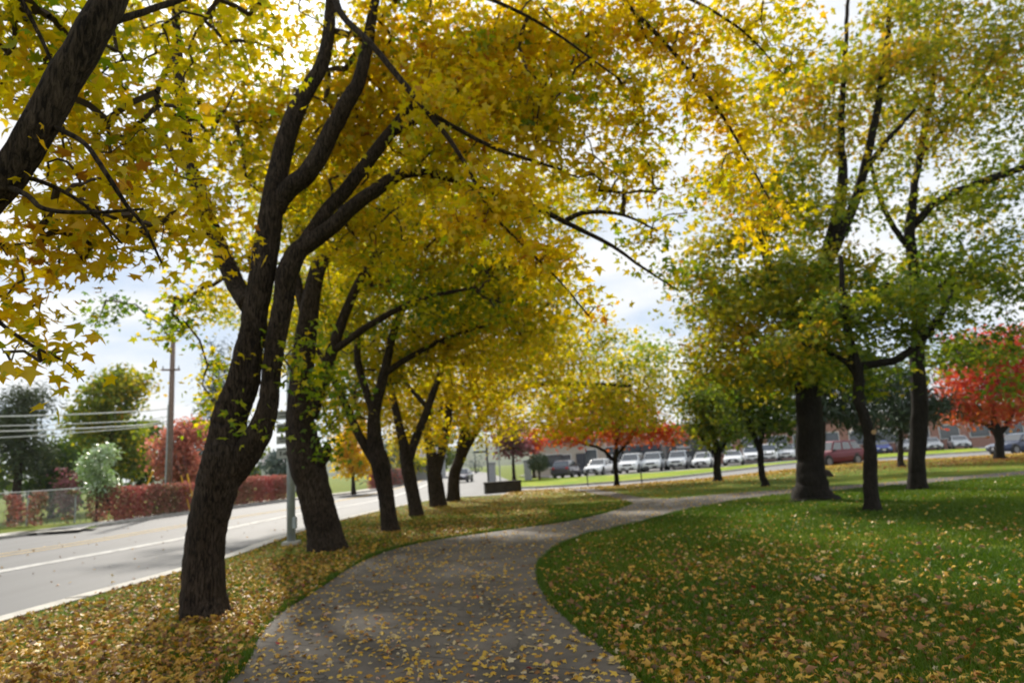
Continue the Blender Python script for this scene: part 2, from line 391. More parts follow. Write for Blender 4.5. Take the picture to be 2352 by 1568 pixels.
def ribbon(name, left, right, z, mat, kind='structure'):
    left, right = np.asarray(left), np.asarray(right); n = len(left); k = 9
    v = []; uv = []; mid = (left + right) / 2; s = np.concatenate([[0], np.cumsum(np.linalg.norm(np.diff(mid[:, :2], axis=0), axis=1))])
    for i in range(n):
        for j in range(k):
            t = j / (k - 1); p = left[i] * (1 - t) + right[i] * t; v.append((p[0], p[1], z)); uv.append((t, s[i]))
    f = []
    for i in range(n - 1):
        for j in range(k - 1):
            a = i * k + j; q = (a, a + 1, a + k + 1, a + k)
            A, B, C = np.array(v[q[0]]), np.array(v[q[1]]), np.array(v[q[2]])
            f.append(q if np.cross(B - A, C - A)[2] > 0 else q[::-1])
    me = bpy.data.meshes.new(name); me.from_pydata(v, [], f); me.materials.append(mat)
    u = me.uv_layers.new(name='UVMap'); li = np.zeros(len(me.loops), np.int32); me.loops.foreach_get('vertex_index', li)
    u.data.foreach_set('uv', np.array(uv, np.float32)[li].ravel())
    o = link(name, me); tag(o, kind=kind); return o

def resample(pts, n):
    pts = np.asarray(pts); s = np.concatenate([[0], np.cumsum(np.linalg.norm(np.diff(pts, axis=0), axis=1))])
    t = np.linspace(0, s[-1], n); return np.stack([np.interp(t, s, pts[:, k]) for k in range(pts.shape[1])], 1)

def strip_line(name, pts, w, z, mat, h=0.0, kind='structure', parent=None):
    """a ribbon (or low kerb when h > 0) centred on a polyline"""
    pts = np.asarray(pts, float)[:, :2]; t = np.gradient(pts, axis=0); t /= np.linalg.norm(t, axis=1)[:, None]
    nn = np.stack([-t[:, 1], t[:, 0]], 1) * w / 2; L, Rr = pts + nn, pts - nn; n = len(pts); mb = MB()
    if h <= 0:
        mb.add([(*p, z) for p in L] + [(*p, z) for p in Rr], [(i, n + i, n + i + 1, i + 1) for i in range(n - 1)])
    else:
        vs = [(*p, z) for p in L] + [(*p, z + h) for p in L] + [(*p, z + h) for p in Rr] + [(*p, z) for p in Rr]; fs = []
        for i in range(n - 1):
            for q in range(3): fs.append((q * n + i, (q + 1) * n + i, (q + 1) * n + i + 1, q * n + i + 1))
        fs += [(0, n, 2 * n, 3 * n), (n - 1, 2 * n - 1, 3 * n - 1, 4 * n - 1)]
        mb.add(vs, fs)
    o = mb.build(name, mat, parent); 
    if parent is None: tag(o, kind=kind)
    return o

# kerb between park and main road, then round the corner and along the side street
kerb_px = [(0, 1424), (200, 1368), (420, 1308), (560, 1266), (706, 1214), (871, 1172), (987, 1148), (1053, 1141)]
kerb_w = [G(*p) for p in kerb_px]
d0 = (kerb_w[0] - kerb_w[2]); d0 /= np.linalg.norm(d0)
kerb_w = [kerb_w[0] + d0 * 40, kerb_w[0] + d0 * 12] + kerb_w
side_px = [(1157, 1135), (1196, 1126), (1347, 1119), (1552, 1103), (1646, 1095), (1831, 1075), (1984, 1060), (2352, 1040)]
side_w = [G(*p) for p in side_px]
dd = side_w[-1] - side_w[-3]; dd /= np.linalg.norm(dd); side_w.append(side_w[-1] + dd * 60)
park_edge = catmull(kerb_w + side_w, 5)
farside_px = [(1180, 1118), (1260, 1115), (1347, 1109), (1552, 1093), (1831, 1061), (1995, 1052), (2352, 1029)]
farside_w = [G(*p) for p in farside_px]; dd = farside_w[-1] - farside_w[-3]; dd /= np.linalg.norm(dd); farside_w.append(farside_w[-1] + dd * 60)
road_far_px = [(0, 1231), (114, 1219), (438, 1174), (521, 1163), (660, 1146), (871, 1122), (980, 1101)]
rf = [G(*p) for p in road_far_px]
rf[-1] = np.array([-15.5, 95, 0])
rf = [rf[0] + (rf[0] - rf[2]) * 2.2] + rf + [np.array([-22.0, 160, 0]), np.array([-40.0, 300, 0])]
road_far = catmull(rf, 5)

ground = sheet('ground', [(-1500, -120), (1500, -120), (1500, 1300), (-1500, 1300)], -0.16, M['lawn'])
# the road: near edge = kerb up to the corner, then on beyond the junction
nr = [p for p in kerb_w[:-1]]
right_on = [np.array([0.8, 43, 0]), np.array([-0.6, 60, 0]), np.array([-3.2, 100, 0]), np.array([-8, 160, 0]), np.array([-24, 300, 0])]
road_poly = [p[:2] for p in catmull(nr, 4)] + [kerb_w[-1][:2], (side_w[0][0], side_w[0][1])] + [p[:2] for p in right_on] + [p[:2] for p in road_far[::-1]]
road = sheet('road', road_poly, Z_ROAD, M['asphalt'])
side_near = resample(catmull(side_w, 5), 60); side_far = resample(catmull(farside_w, 5), 60)
ribbon('side_street', side_near, side_far, Z_ROAD + .004, M['lot'])
# park lawn: everything inside the kerb
lawn_poly = [p[:2] for p in park_edge] + [(120, park_edge[-1][1]), (120, -30), (-7, -30)]
lawn = sheet('park_lawn', lawn_poly, 0.0, M['lawn'])
strip_line('kerb', park_edge - np.array([.02, 0, 0]), .30, Z_ROAD - .02, M['concrete'], .160)
strip_line('gutter', park_edge[:70] + np.array([-.40, 0, 0]), .55, Z_ROAD + .004, M['concrete'])
strip_line('far_kerb', road_far, .16, Z_ROAD - .02, M['concrete'], .15)
fk = road_far.copy(); 
tt = np.gradient(fk[:, :2], axis=0); tt /= np.linalg.norm(tt, axis=1)[:, None]; nrm = np.stack([-tt[:, 1], tt[:, 0]], 1)
walk_c = fk.copy(); walk_c[:, :2] += nrm * .95
strip_line('far_pavement', walk_c, 1.7, .0, M['concrete'])
yard = [p for p in (fk[:, :2] + nrm * 1.8)] + [(-300, 300), (-300, 0)]
sheet('far_yard', yard, -.012, M['lawn'])
strip_line('side_kerb', resample(catmull(farside_w, 5), 60), .16, Z_ROAD - .02, M['concrete'], .145)
lot_px = [(1290, 1096), (1450, 1088), (1640, 1074), (1830, 1057), (2010, 1043), (2250, 1028), (2352, 1024)]
lot_w = [G(*p) for p in lot_px]; lot_w.append(lot_w[-1] + np.array([60, 8, 0]))
lot_front = resample(catmull(lot_w, 4), 40)
strip_poly = [p[:2] for p in side_far] + [p[:2] for p in lot_front[::-1]] + [(side_far[0][0] + .3, lot_front[0][1] + 6)]
sheet('grass_strip', strip_poly, 0.0, M['lawn_sunlit'])
lot_poly = [p[:2] for p in lot_front] + [(lot_front[-1][0], lot_front[-1][1] + 34), (lot_front[0][0] - 4, lot_front[0][1] + 26)]
sheet('parking_lot', lot_poly, -.03, M['lot'])

# paths
pl_px = [(520, 1568), (590, 1470), (640, 1410), (720, 1360), (810, 1300), (900, 1262), (1000, 1240), (1130, 1221), (1300, 1197), (1400, 1175), (1450, 1158), (1485, 1147), (1552, 1143), (1722, 1129), (1909, 1117), (2130, 1099), (2352, 1081)]
pr_px = [(1480, 1568), (1390, 1490), (1300, 1420), (1250, 1360), (1236, 1310), (1246, 1280), (1290, 1250), (1370, 1222), (1470, 1200), (1552, 1178), (1640, 1158), (1722, 1143), (1892, 1128), (2130, 1109), (2352, 1091)]
pl = [G(*p) for p in pl_px]; pr = [G(*p) for p in pr_px]
pl = [pl[0] + np.array([-.9, -6, 0]), pl[0] + np.array([-.28, -1.8, 0])] + pl + [pl[-1] + (pl[-1] - pl[-2]) * 2]
pr = [pr[0] + np.array([1.2, -6, 0]), pr[0] + np.array([.5, -1.8, 0])] + pr + [pr[-1] + (pr[-1] - pr[-2]) * 2]
PL, PR = catmull(pl, 6), catmull(pr, 6)
def pair(a, b, n):
    """pair the two path edges: for each step choose equal share of arc length, near the camera weighted finer"""
    return resample(a, n), resample(b, n)
PLs, PRs = pair(PL, PR, 140)
path = ribbon('path', PLs, PRs, .004, M['path'])
bl_px = [(1300, 1123), (1345, 1130), (1400, 1140), (1440, 1150), (1462, 1160)]
br_px = [(1362, 1122), (1400, 1128), (1440, 1136), (1480, 1143), (1560, 1146)]
BL, BR = catmull([G(*p) for p in bl_px], 5), catmull([G(*p) for p in br_px], 5)
ribbon('path_branch', resample(BL, 24), resample(BR, 24), .008, M['path'])
path_poly = np.array([p[:2] for p in PL] + [p[:2] for p in PR[::-1]])
branch_poly = np.array([p[:2] for p in BL] + [p[:2] for p in BR[::-1]])
# leaf-strewn verge between kerb and path: its own sheet of the same turf with more litter
ke = catmull(kerb_w, 5); ke_in = ke + np.array([.09, 0, 0])
vl = PL[:66]
verge_poly = [p[:2] for p in ke_in if p[1] > 3] + [p[:2] - np.array([0, .12]) for p in side_w[:2]] + [BL[0][:2]] + [p[:2] for p in BL[1:]] + [p[:2] for p in PL[::-1] if 3 < p[1] < BL[-1][1] and p[0] < BL[-1][0] + .1]
sheet('verge', verge_poly, .0025, M['lawn_leafy'])

# road paint
def lane(name, px, w, mat, ext=None, z=Z_ROAD + .008):
    q = [G(u, v, Z_ROAD) for u, v in px]; q = [q[0] + (q[0] - q[1]) * 2] + q + ([np.array(e, float) for e in ext] if ext else [])
    return strip_line(name, resample(catmull(q, 5), 50), w, z, mat)
lane('edge_line', [(0, 1312), (420, 1236), (518, 1214), (654, 1186), (706, 1176)], .48, M['line_white'], [(-8.4, 44, 0), (-10.5, 80, 0), (-17, 150, 0)])
lane('centre_line', [(0, 1272), (200, 1242), (430, 1203)], .16, M['line_yellow'], [(-11.6, 46, 0), (-12.8, 80, 0), (-19.5, 150, 0)])
lane('centre_line', [(0, 1278), (200, 1247), (430, 1207)], .16, M['line_yellow'], [(-11.3, 46, 0), (-12.5, 80, 0), (-19.2, 150, 0)])

# ------------------------------------------------------------------ leaf geometry
MAPLE = np.array([(0, .02, 0), (.27, -.02, -.05), (.20, .22, 0), (.52, .47, -.10), (.20, .50, 0), (.0, 1.0, -.10), (-.20, .50, 0), (-.52, .47, -.10), (-.20, .22, 0), (-.27, -.02, -.05), (0, .34, .04)])
MAPLE_T = np.array([(10, k, (k + 1) % 10) for k in range(10)])
OVAL = np.array([(0, 0, 0), (.30, .35, .0), (.22, .75, -.04), (0, 1.0, -.08), (-.22, .75, -.04), (-.30, .35, 0)])
OVAL_T = np.array([(0, 1, 5), (1, 2, 4), (1, 4, 5), (2, 3, 4)])
KITE = np.array([(0, 0, 0), (.42, .45, -.05), (0, 1.0, -.08), (-.42, .5, -.05)])
KITE_T = np.array([(0, 1, 2), (0, 2, 3)])
NEEDLE = np.array([(-.07, 0, 0), (.07, 0, 0), (.10, .6, 0), (0, 1.0, -.05), (-.10, .6, 0)])
NEEDLE_T = np.array([(0, 1, 2), (0, 2, 4), (2, 3, 4)])
SHAPES = {'maple': (MAPLE, MAPLE_T, .36), 'oval': (OVAL, OVAL_T, .38), 'kite': (KITE, KITE_T, .42), 'needle': (NEEDLE, NEEDLE_T, .15)}

def leaf_field(pos, size, tint, shape, up=.7, hang=.6, rg=RNG, nrm=None, fwd=None, curl=1.0):
    """one leaf blade at every position"""
    V0, T0, _ = SHAPES[shape]; n = len(pos)
    if nrm is None:
        nrm = rg.normal(0, .62, (n, 3)); nrm[:, 2] += up
    nrm = nrm / (np.linalg.norm(nrm, axis=1)[:, None] + 1e-9)
    if fwd is None:
        fwd = rg.normal(0, 1, (n, 3)); fwd[:, 2] = fwd[:, 2] * .3 - hang
    fwd = fwd - nrm * np.sum(fwd * nrm, 1)[:, None]; fwd /= np.linalg.norm(fwd, axis=1)[:, None] + 1e-9
    side = np.cross(fwd, nrm)
    wid = rg.uniform(.75, 1.15, n); cup = rg.uniform(-.8, 3.2, n) * curl
    V = pos[:, None, :] + size[:, None, None] * (V0[None, :, 0:1] * wid[:, None, None] * side[:, None, :] + V0[None, :, 1:2] * fwd[:, None, :] + V0[None, :, 2:3] * cup[:, None, None] * nrm[:, None, :])
    T = T0[None] + (np.arange(n) * len(V0))[:, None, None]
    return V.reshape(-1, 3), T.reshape(-1, 3), np.repeat(np.clip(tint, 0, 1), len(V0))

# ------------------------------------------------------------------ trees
class Tree:
    """trunk and limbs traced as measured polylines, twigs grown from them to leaf clusters"""
    def __init__(s, name, label, group, base, seed, bark='bark', leaf='leaf_yellow', shape='maple', leaf_size=.12, cat='tree'):
        s.lk = {ROW: 1.2, 'trees on the right hand lawn': 1.6}.get(group, 1.15)
        s.root = tag(empty(name, base), label, cat, group); s.seed = seed; s.rg = np.random.default_rng(seed)
        s.bark, s.leaf, s.shape, s.ls = M[bark], M[leaf], shape, leaf_size
        s.shift = -.085 if group == ROW else (.035 if group == 'trees on the right hand lawn' and leaf == 'leaf_green' else 0.0)
        s.wob = .03 if group == 'trees on the right hand lawn' else .007
        s.nodes = []; s.rad = []; s.blobs = []
    def limb(s, pts, name='limb', sides=12, per=8, flare=0.0, rough=.07, attach=True, wob=None):
        """pts: (u, v, d, half-width in px) or (x,y,z,r) tuples tagged by 'w'"""
        Q = []
        for p in pts:
            if p[0] == 'w': Q.append([*p[1:5]])
            else:
                w = P(p[0], p[1], p[2]); Q.append([*w, p[3] * p[2] / F])
        C = catmull(Q, per); C[:, 3] = np.maximum(C[:, 3], .004)
        wob = s.wob if wob is None else wob; n = len(C); wv = s.rg.normal(0, wob, (n, 3)); wv = sum(np.roll(wv, q_, 0) for q_ in range(-4, 5)) / 3
        wv[0] = 0; C[:, :3] += wv * np.minimum(1, C[:, 3:4] / .06)
        if name == 'trunk':
            C = np.vstack([C[0] - np.array([0, 0, .25, 0]), C[0] - np.array([0, 0, .08, 0]), C])
        lob = None
        if flare:
            hgt = np.maximum(C[:, 2] - C[2, 2], 0); lob = flare * (np.exp(-hgt / (.07 + C[2, 3] * .30)) + .22 * np.exp(-hgt / (.25 + C[2, 3])))
        V, Fc = tube_arrays(C[:, :3], C[:, 3], sides, True, rough, s.seed * 31 + len(s.nodes), lob)
        mb = MB(); mb.add(V, Fc); mb.build(name, s.bark, s.root, smooth=True, world_space=True)
        if attach:
            k0 = 0 if name != 'trunk' else int(len(C) * .35)
            for c in C[k0:]: s.nodes.append(c[:3]); s.rad.append(c[3])
        return C
    def blob(s, u, v, d, ru, rv, rd, lai, tint, leaf=None):
        s.blobs.append((P(u, v, d), ru * d / F, rd, rv * d / F, lai, tint))
    def wblob(s, c, rx, ry, rz, lai, tint): s.blobs.append((np.array(c, float), rx, ry, rz, lai, tint))
    def finish(s, per=13, spread=.30, twig=True, up=.7, hang=.6, jit=.09, jc=.13):
        rg = s.rg; A = SHAPES[s.shape][2] * s.ls ** 2 * .62; cen = []; tin = []
        for c, rx, ry, rz, lai, tint in s.blobs:
            n = max(1, int(round(s.lk * lai * math.pi * rx * rz / A / per)))
            q = rg.normal(0, 1, (n, 3)); q /= np.linalg.norm(q, axis=1)[:, None]; q *= rg.uniform(0, 1, (n, 1)) ** .42
            cen.append(c + q * np.array([rx, ry, rz])); tin.append(tint + s.shift + rg.normal(0, jc, n))
        cen = np.concatenate(cen); tin = np.concatenate(tin)
        nodes = [np.array(x) for x in s.nodes]; par = [-1] * len(nodes); N0 = len(nodes)
        NA = np.array(nodes); d = np.array([np.min(np.sum((NA - c) ** 2, 1)) for c in cen]); order = np.argsort(d)
        buf = np.zeros((N0 + len(cen) * 14 + 10, 3)); buf[:N0] = NA; cnt = N0; tips = []; paths = []
        for i in order:
            c = cen[i]; D = np.sum((buf[:cnt] - c) ** 2, 1); j = int(np.argmin(D)); L = math.sqrt(D[j])
            k = int(min(12, max(2, L / .3))); t = np.linspace(0, 1, k + 1)[1:, None]; p0 = buf[j]
            q = p0 * (1 - t) + c * t; q[:, 2:3] += .10 * L * np.sin(t * math.pi)
            if k > 1: q[:-1] += rg.normal(0, .035 * min(L, 1.5), (k - 1, 3))
            idx = []; pv = j
            for x in q:
                buf[cnt] = x; par.append(pv); pv = cnt; idx.append(cnt); cnt += 1
            tips.append(pv); paths.append((j, idx))
        s.n_clusters = len(cen)
        w = np.zeros(cnt)
        for tp in tips:
            a = tp
            while a >= N0: w[a] += 1; a = par[a]
        # leaves: scattered round the outer part of every twig
        pos = []; tt = []
        for (j, idx), i in zip(paths, order):
            m = max(4, int(per * rg.uniform(.6, 1.4))); pts = np.vstack([buf[j], buf[idx]])
            a = 1 - rg.uniform(0, 1, m) ** 1.6 * .75; f = a * (len(pts) - 1); b = np.minimum(f.astype(int), len(pts) - 2); fr = (f - b)[:, None]
            q = pts[b] * (1 - fr) + pts[b + 1] * fr + rg.normal(0, 1, (m, 3)) * np.array([spread, spread, spread * .55])
            pos.append(q); tt.append(tin[i] + rg.normal(0, jit, m))
        pos = np.concatenate(pos); tt = np.concatenate(tt); size = s.ls * rg.uniform(.5, 1.3, len(pos))
        V, T, ta = leaf_field(pos, size, tt, s.shape, up, hang, rg)
        me = tri_mesh('crown', V, T, s.leaf, {'tint': ta}); crown = link('crown', me, s.root, True)
        if twig:
            mb = MB()
            for j, idx in paths:
                pts = np.vstack([buf[j], buf[idx]]); r = .0042 * np.maximum(w[idx], 1) ** .5; r = np.minimum(np.concatenate([[r[0]], r]), .06)
                v, f = tube_arrays(pts, r, 4, False); mb.add(v, f)
            me = bpy.data.meshes.new('twigs'); me.from_pydata(mb.v, [], mb.f); me.materials.append(M['twig'])
            o = link('twig_sprays', me, crown); 
        s.n_leaves = len(pos); return s

ROW = 'yellow maples lining the road'
stat = []
def fin(t, **k):
    t.finish(**k); stat.append((t.root.name, t.n_clusters, t.n_leaves)); return t

# nearest maple, its base beyond the left edge
t = Tree('maple_tree', 'yellow maple with a steep leaning trunk crossing the upper left corner', ROW, (-4.5, 3.75, 0), 1, leaf_size=.105)
t.limb([('w', -4.5, 3.75, 0, .21), ('w', -4.35, 3.75, .7, .17), ('w', -4.0, 3.78, 1.5, .15), (-200, 650, 3.8, 48), (20, 395, 3.8, 42), (130, 210, 3.85, 41), (225, 50, 3.9, 39), (280, -60, 4, 36), (350, -250, 4.2, 30), (400, -520, 4.5, 26)], 'trunk', 20, flare=.5)
t.limb([(110, 285, 3.85, 8), (190, 325, 3.75, 6), (240, 392, 3.7, 6), (290, 470, 3.75, 5), (332, 522, 3.8, 4), (372, 605, 3.9, 2.5)], sides=7)
t.limb([(5, 425, 3.8, 9), (60, 447, 3.7, 7), (105, 480, 3.7, 6), (215, 487, 3.75, 5), (330, 480, 3.8, 3)], sides=7)
t.limb([(40, 400, 3.8, 6), (130, 432, 3.9, 5), (205, 480, 3.95, 4), (280, 560, 4, 2.5)], sides=6)
t.limb([(40, -20, 3.95, 6), (90, 80, 4.0, 5), (130, 170, 4.0, 4)], sides=6)
t.limb([(-120, 560, 3.8, 8), (-20, 715, 3.8, 5), (60, 785, 3.85, 4), (150, 830, 3.9, 2)], sides=6)
t.limb([(215, 60, 3.9, 12), (330, 30, 4.3, 9), (470, -20, 4.8, 7), (620, -60, 5.2, 5)], sides=7)
for b in [(90, 120, 4.6, 200, 170, .7, 2.3, .58), (70, 560, 4.3, 140, 105, .6, 2.0, .74), (250, 490, 4.5, 170, 120, .6, 2.3, .74), (370, 340, 4.9, 120, 130, .6, 1.5, .64),
          (330, 160, 5.2, 120, 130, .6, .9, .62), (210, 330, 4.7, 150, 110, .5, 2.2, .68), (40, 690, 4.2, 80, 70, .4, 1.9, .72), (25, 790, 4.1, 60, 50, .3, 1.7, .70), (135, 812, 4.05, 75, 34, .2, 1.5, .62), (185, 862, 4.1, 30, 22, .15, .9, .6),
          (450, 560, 5.2, 110, 60, .6, 1.4, .66), (560, 90, 5.6, 150, 110, .7, .9, .62)]: t.blob(*b)
for b in [((0.5, 1.0, 6.6), 4.5, 4.5, .9, .55, .6), ((-3.0, -1.0, 5.6), 3.0, 3.5, .9, .6, .6), ((2.5, -4.5, 6.4), 4.5, 3.5, .9, .55, .6)]: t.wblob(*b)  # unseen leaf clusters above and behind the camera, added to shade the ground
fin(t, per=11, spread=.17)

D = G(470, 1412)[1]
t = Tree('maple_tree', 'big twin stemmed yellow maple beside the path, second of the row', ROW, G(470, 1412), 2, leaf_size=.115)
t.limb([(470, 1420, D, 43), (468, 1330, D, 42), (475, 1230, D, 41), (498, 1120, D, 47), (512, 1050, D, 49), (520, 1000, D, 41), (533, 940, D, 38), (556, 880, D, 36), (572, 800, D, 31), (585, 740, D, 29), (600, 660, D, 29), (612, 570, D, 30), (626, 470, D, 28), (652, 330, D + .1, 23), (692, 230, D + .2, 20), (742, 140, D + .3, 17), (760, 0, D + .5, 14), (770, -180, D + .7, 11), (780, -420, D + 1, 7)], 'trunk', 26, 9, flare=.36, rough=.07)
t.limb([(500, 1180, D, 16), (512, 1125, D + .02, 25), (556, 1055, D, 32), (590, 1000, D - .05, 29), (611, 940, D - .08, 24), (621, 880, D - .1, 21), (629, 820, D - .1, 22), (638, 755, D - .1, 23), (650, 685, D - .1, 24), (660, 630, D - .1, 26), (680, 583, D - .1, 25), (712, 558, D - .1, 21), (772, 510, D - .15, 19), (832, 458, D - .2, 17), (900, 412, D - .2, 15), (950, 396, D - .2, 12), (1022, 406, D - .2, 9), (1130, 440, D, 7), (1240, 482, D + .3, 7), (1310, 515, D + .5, 6), (1400, 562, D + .7, 4.5), (1470, 610, D + .9, 3.2), (1560, 668, D + 1.1, 1.6)], sides=18, rough=.08)
t.limb([(632, 480, D, 24), (660, 440, D - .05, 24), (714, 390, D - .1, 24), (760, 300, D - .1, 22), (800, 235, D - .1, 20), (824, 185, D, 17), (852, 60, D + .2, 13), (880, -100, D + .4, 9), (900, -300, D + .6, 5)], sides=16, rough=.08)
t.limb([(690, 575, D, 17), (745, 492, D + .2, 17), (797, 430, D + .3, 17), (890, 315, D + .4, 15), (925, 270, D + .4, 13), (960, 234, D + .4, 11), (1050, 150, D + .5, 8), (1180, 110, D + .7, 7), (1340, 100, D + .9, 5)], sides=12)
t.limb([(895, 310, D + .4, 10), (950, 285, D + .4, 8), (1010, 250, D + .3, 6)], sides=8)
t.limb([(572, 700, D, 25), (542, 652, D + .2, 22), (502, 562, D + .4, 20), (470, 480, D + .5, 18), (442, 400, D + .6, 16), (420, 250, D + .7, 14), (409, 130, D + .8, 12), (400, -60, D + 1, 8)], sides=14)
t.limb([(440, 395, D + .6, 10), (395, 350, D + .6, 9), (360, 230, D + .7, 7), (400, 130, D + .8, 5)], sides=8)
t.limb([(768, -140, D + .6, 10), (775, 10, D - .2, 9), (852, 100, D - .6, 8), (960, 230, D - .9, 7.5), (1040, 332, D - 1, 6), (1082, 402, D - 1, 5), (1132, 492, D - 1, 4), (1200, 562, D - .9, 3), (1282, 642, D - .8, 2), (1352, 725, D - .8, 2)], sides=10)
t.limb([(985, 260, D - .9, 7), (1060, 300, D - .9, 6), (1150, 345, D - .9, 5), (1290, 390, D - .8, 3)], sides=7)
t.limb([(775, -180, D + .7, 12), (950, -230, D + .6, 12), (1180, -160, D + .5, 11), (1350, -60, D + .4, 7), (1500, 70, D + .4, 5.5), (1600, 185, D + .4, 4.5), (1680, 300, D + .4, 3.5), (1790, 500, D + .4, 1.5)], sides=9)
t.limb([(1290, -100, D + .5, 6), (1500, -40, D + .5, 5), (1690, 60, D + .5, 3.5), (1800, 170, D + .5, 1.5)], sides=7)
t.limb([(1300, 505, D + .5, 7), (1350, 486, D + .5, 6), (1430, 494, D + .6, 4), (1510, 530, D + .7, 2)], sides=7)
t.limb([(900, -60, D, 6), (1100, -10, D - .3, 5), (1250, 60, D - .3, 4), (1420, 180, D - .2, 2)], sides=7)
for b in [(500, 260, D + 1.7, 150, 150, .8, 1.5, .62), (470, 60, D + 1.6, 220, 110, 1., 1.4, .60), (680, 60, D + 1.6, 120, 90, .9, .8, .62), (440, 470, D + .2, 130, 90, .6, 1.5, .66), (560, 600, D + 1.0, 100, 60, .6, 1.2, .58),
          (700, 330, D + 1.7, 190, 190, .8, 2.3, .62), (870, 250, D + 1.7, 170, 190, .9, 2.3, .66), (960, 90, D + .6, 190, 110, 1., 2.2, .70), (1080, 220, D + .3, 180, 130, .9, 2.4, .68), (830, 540, D + 1.5, 140, 110, .7, 1.9, .60),
          (1030, 360, D - .2, 140, 130, .5, 2.2, .66), (1140, 480, D - .95, 120, 110, .35, 2.2, .74), (1240, 590, D - .85, 85, 75, .3, 2.2, .76), (1325, 700, D - .75, 55, 40, .25, 1.8, .78), (1000, 240, D - .9, 90, 70, .3, 1.4, .72),
          (1210, 110, D + .6, 190, 120, 1., 2.3, .70), (1240, 300, D + .5, 150, 110, .9, 2.2, .62), (1400, 60, D + .7, 150, 90, .9, 2.0, .72), (1380, 270, D + .9, 140, 90, .8, 1.4, .64), (1420, 420, D + .9, 130, 90, .8, 1.15, .58),
          (1540, 100, D + .7, 90, 100, .7, 1.9, .74), (1630, 220, D + .6, 80, 100, .6, 1.7, .72), (1700, 360, D + .6, 75, 100, .6, 1.5, .70), (1770, 500, D + .6, 75, 80, .6, 1.4, .66), (1700, 60, D + .7, 110, 80, .7, 1.3, .64), (1800, 150, D + .7, 80, 110, .7, 1.0, .6), (1850, 20, D + .7, 80, 60, .7, .9, .58),
          (1500, 330, D + 1.0, 120, 80, .6, .85, .62), (1480, 230, D + .8, 80, 60, .5, .9, .64), (1590, 440, D + 1.0, 80, 80, .6, .7, .56), (1460, 560, D + 1.1, 80, 60, .6, .8, .5), (1540, 620, D + 1.3, 55, 55, .5, .6, .5), (690, 800, D - .15, 48, 60, .2, 1.3, .50), (720, 880, D + .2, 36, 60, .2, 1.0, .48), (570, 925, D - .5, 26, 18, .1, .8, .5), (602, 985, D - .45, 16, 26, .1, .8, .5),
          (600, 800, D + .8, 60, 60, .4, .4, .5), (430, 690, D + 2.2, 100, 60, .8, 1.1, .50), (420, 768, D + 3, 70, 26, .5, 1.1, .48), (252, 700, D + 4, 34, 75, .5, 1.0, .22), (495, 870, D + 3, 36, 60, .5, 1.7, .46), (495, 970, D + 3, 42, 34, .4, 1.5, .48)]: t.blob(*b)
for b in [((-1.2, 11.2, 7.4), 2.6, 2.2, .8, 1.2, .62), ((.6, 9.6, 7.6), 2.4, 2.2, .8, 1.0, .62)]: t.wblob(*b)  # extra high clusters, added to keep the path in shade
fin(t, per=20, spread=.20)

def dist(u, v): return G(u, v)[1]
D = dist(752, 1262)
t = Tree('maple_tree', 'stout yellow maple with a swollen knot on its leaning trunk, behind the metal post', ROW, G(752, 1262), 3, leaf_size=.13)
t.limb([(753, 1268, D, 36), (741, 1200, D, 35), (722, 1120, D, 35), (706, 1060, D, 38), (692, 985, D, 33), (688, 920, D, 29), (696, 820, D, 26), (704, 750, D, 23), (716, 680, D, 20), (738, 605, D, 18), (780, 560, D, 15), (850, 502, D, 13), (942, 446, D + .2, 10), (1060, 400, D + .4, 7)], 'trunk', 22, 8, flare=.40, rough=.08)
t.limb([(735, 1062, D - .1, 14), (748, 1040, D - .25, 14), (752, 1020, D - .3, 8)], sides=9, attach=False)
t.limb([(712, 960, D, 19), (745, 860, D, 16), (764, 800, D, 14), (800, 700, D, 11), (850, 600, D, 9), (930, 520, D, 6)], sides=12)
t.limb([(760, 810, D, 9), (850, 745, D - .3, 8), (960, 690, D - .4, 6), (1090, 660, D - .4, 4)], sides=9)
t.limb([(705, 745, D, 12), (680, 620, D + .5, 10), (690, 480, D + 1, 8), (720, 340, D + 1.5, 6)], sides=9)
for b in [(800, 690, D + 1.6, 140, 110, 1.2, 1.5, .50), (950, 590, D + 1.6, 170, 120, 1.2, 1.5, .56), (1100, 520, D + 1.2, 170, 110, 1.2, 1.6, .60), (700, 480, D + 1, 190, 130, 1.5, 1.3, .52), (775, 920, D - .3, 55, 90, .6, 1.4, .34),
          (1000, 690, D + .3, 190, 90, 1.2, 1.2, .36), (1190, 620, D + .6, 140, 90, 1.2, 1.5, .58), (850, 420, D + 1, 180, 110, 1.5, 1.4, .58), (1250, 480, D, 140, 100, 1.5, 1.3, .56), (765, 1045, D - .6, 28, 34, .3, 1., .25)]: t.blob(*b)
t.wblob((-2.6, 14.6, 7.3), 3.0, 2.6, .9, 1.3, .58)  # added cluster that blocks sun falling on the near path
for u_, v_ in ((960, 1310), (1020, 1300), (895, 1315), (1080, 1345), (1000, 1350)): t.wblob(G(u_, v_) + np.array(SUN_DIR) * (7.4 / SUN_DIR.z), 1.0, 1.0, .4, 1.1, .58)  # clusters added along the sun's line to shut off bright spots on the path
fin(t, per=20, spread=.24)

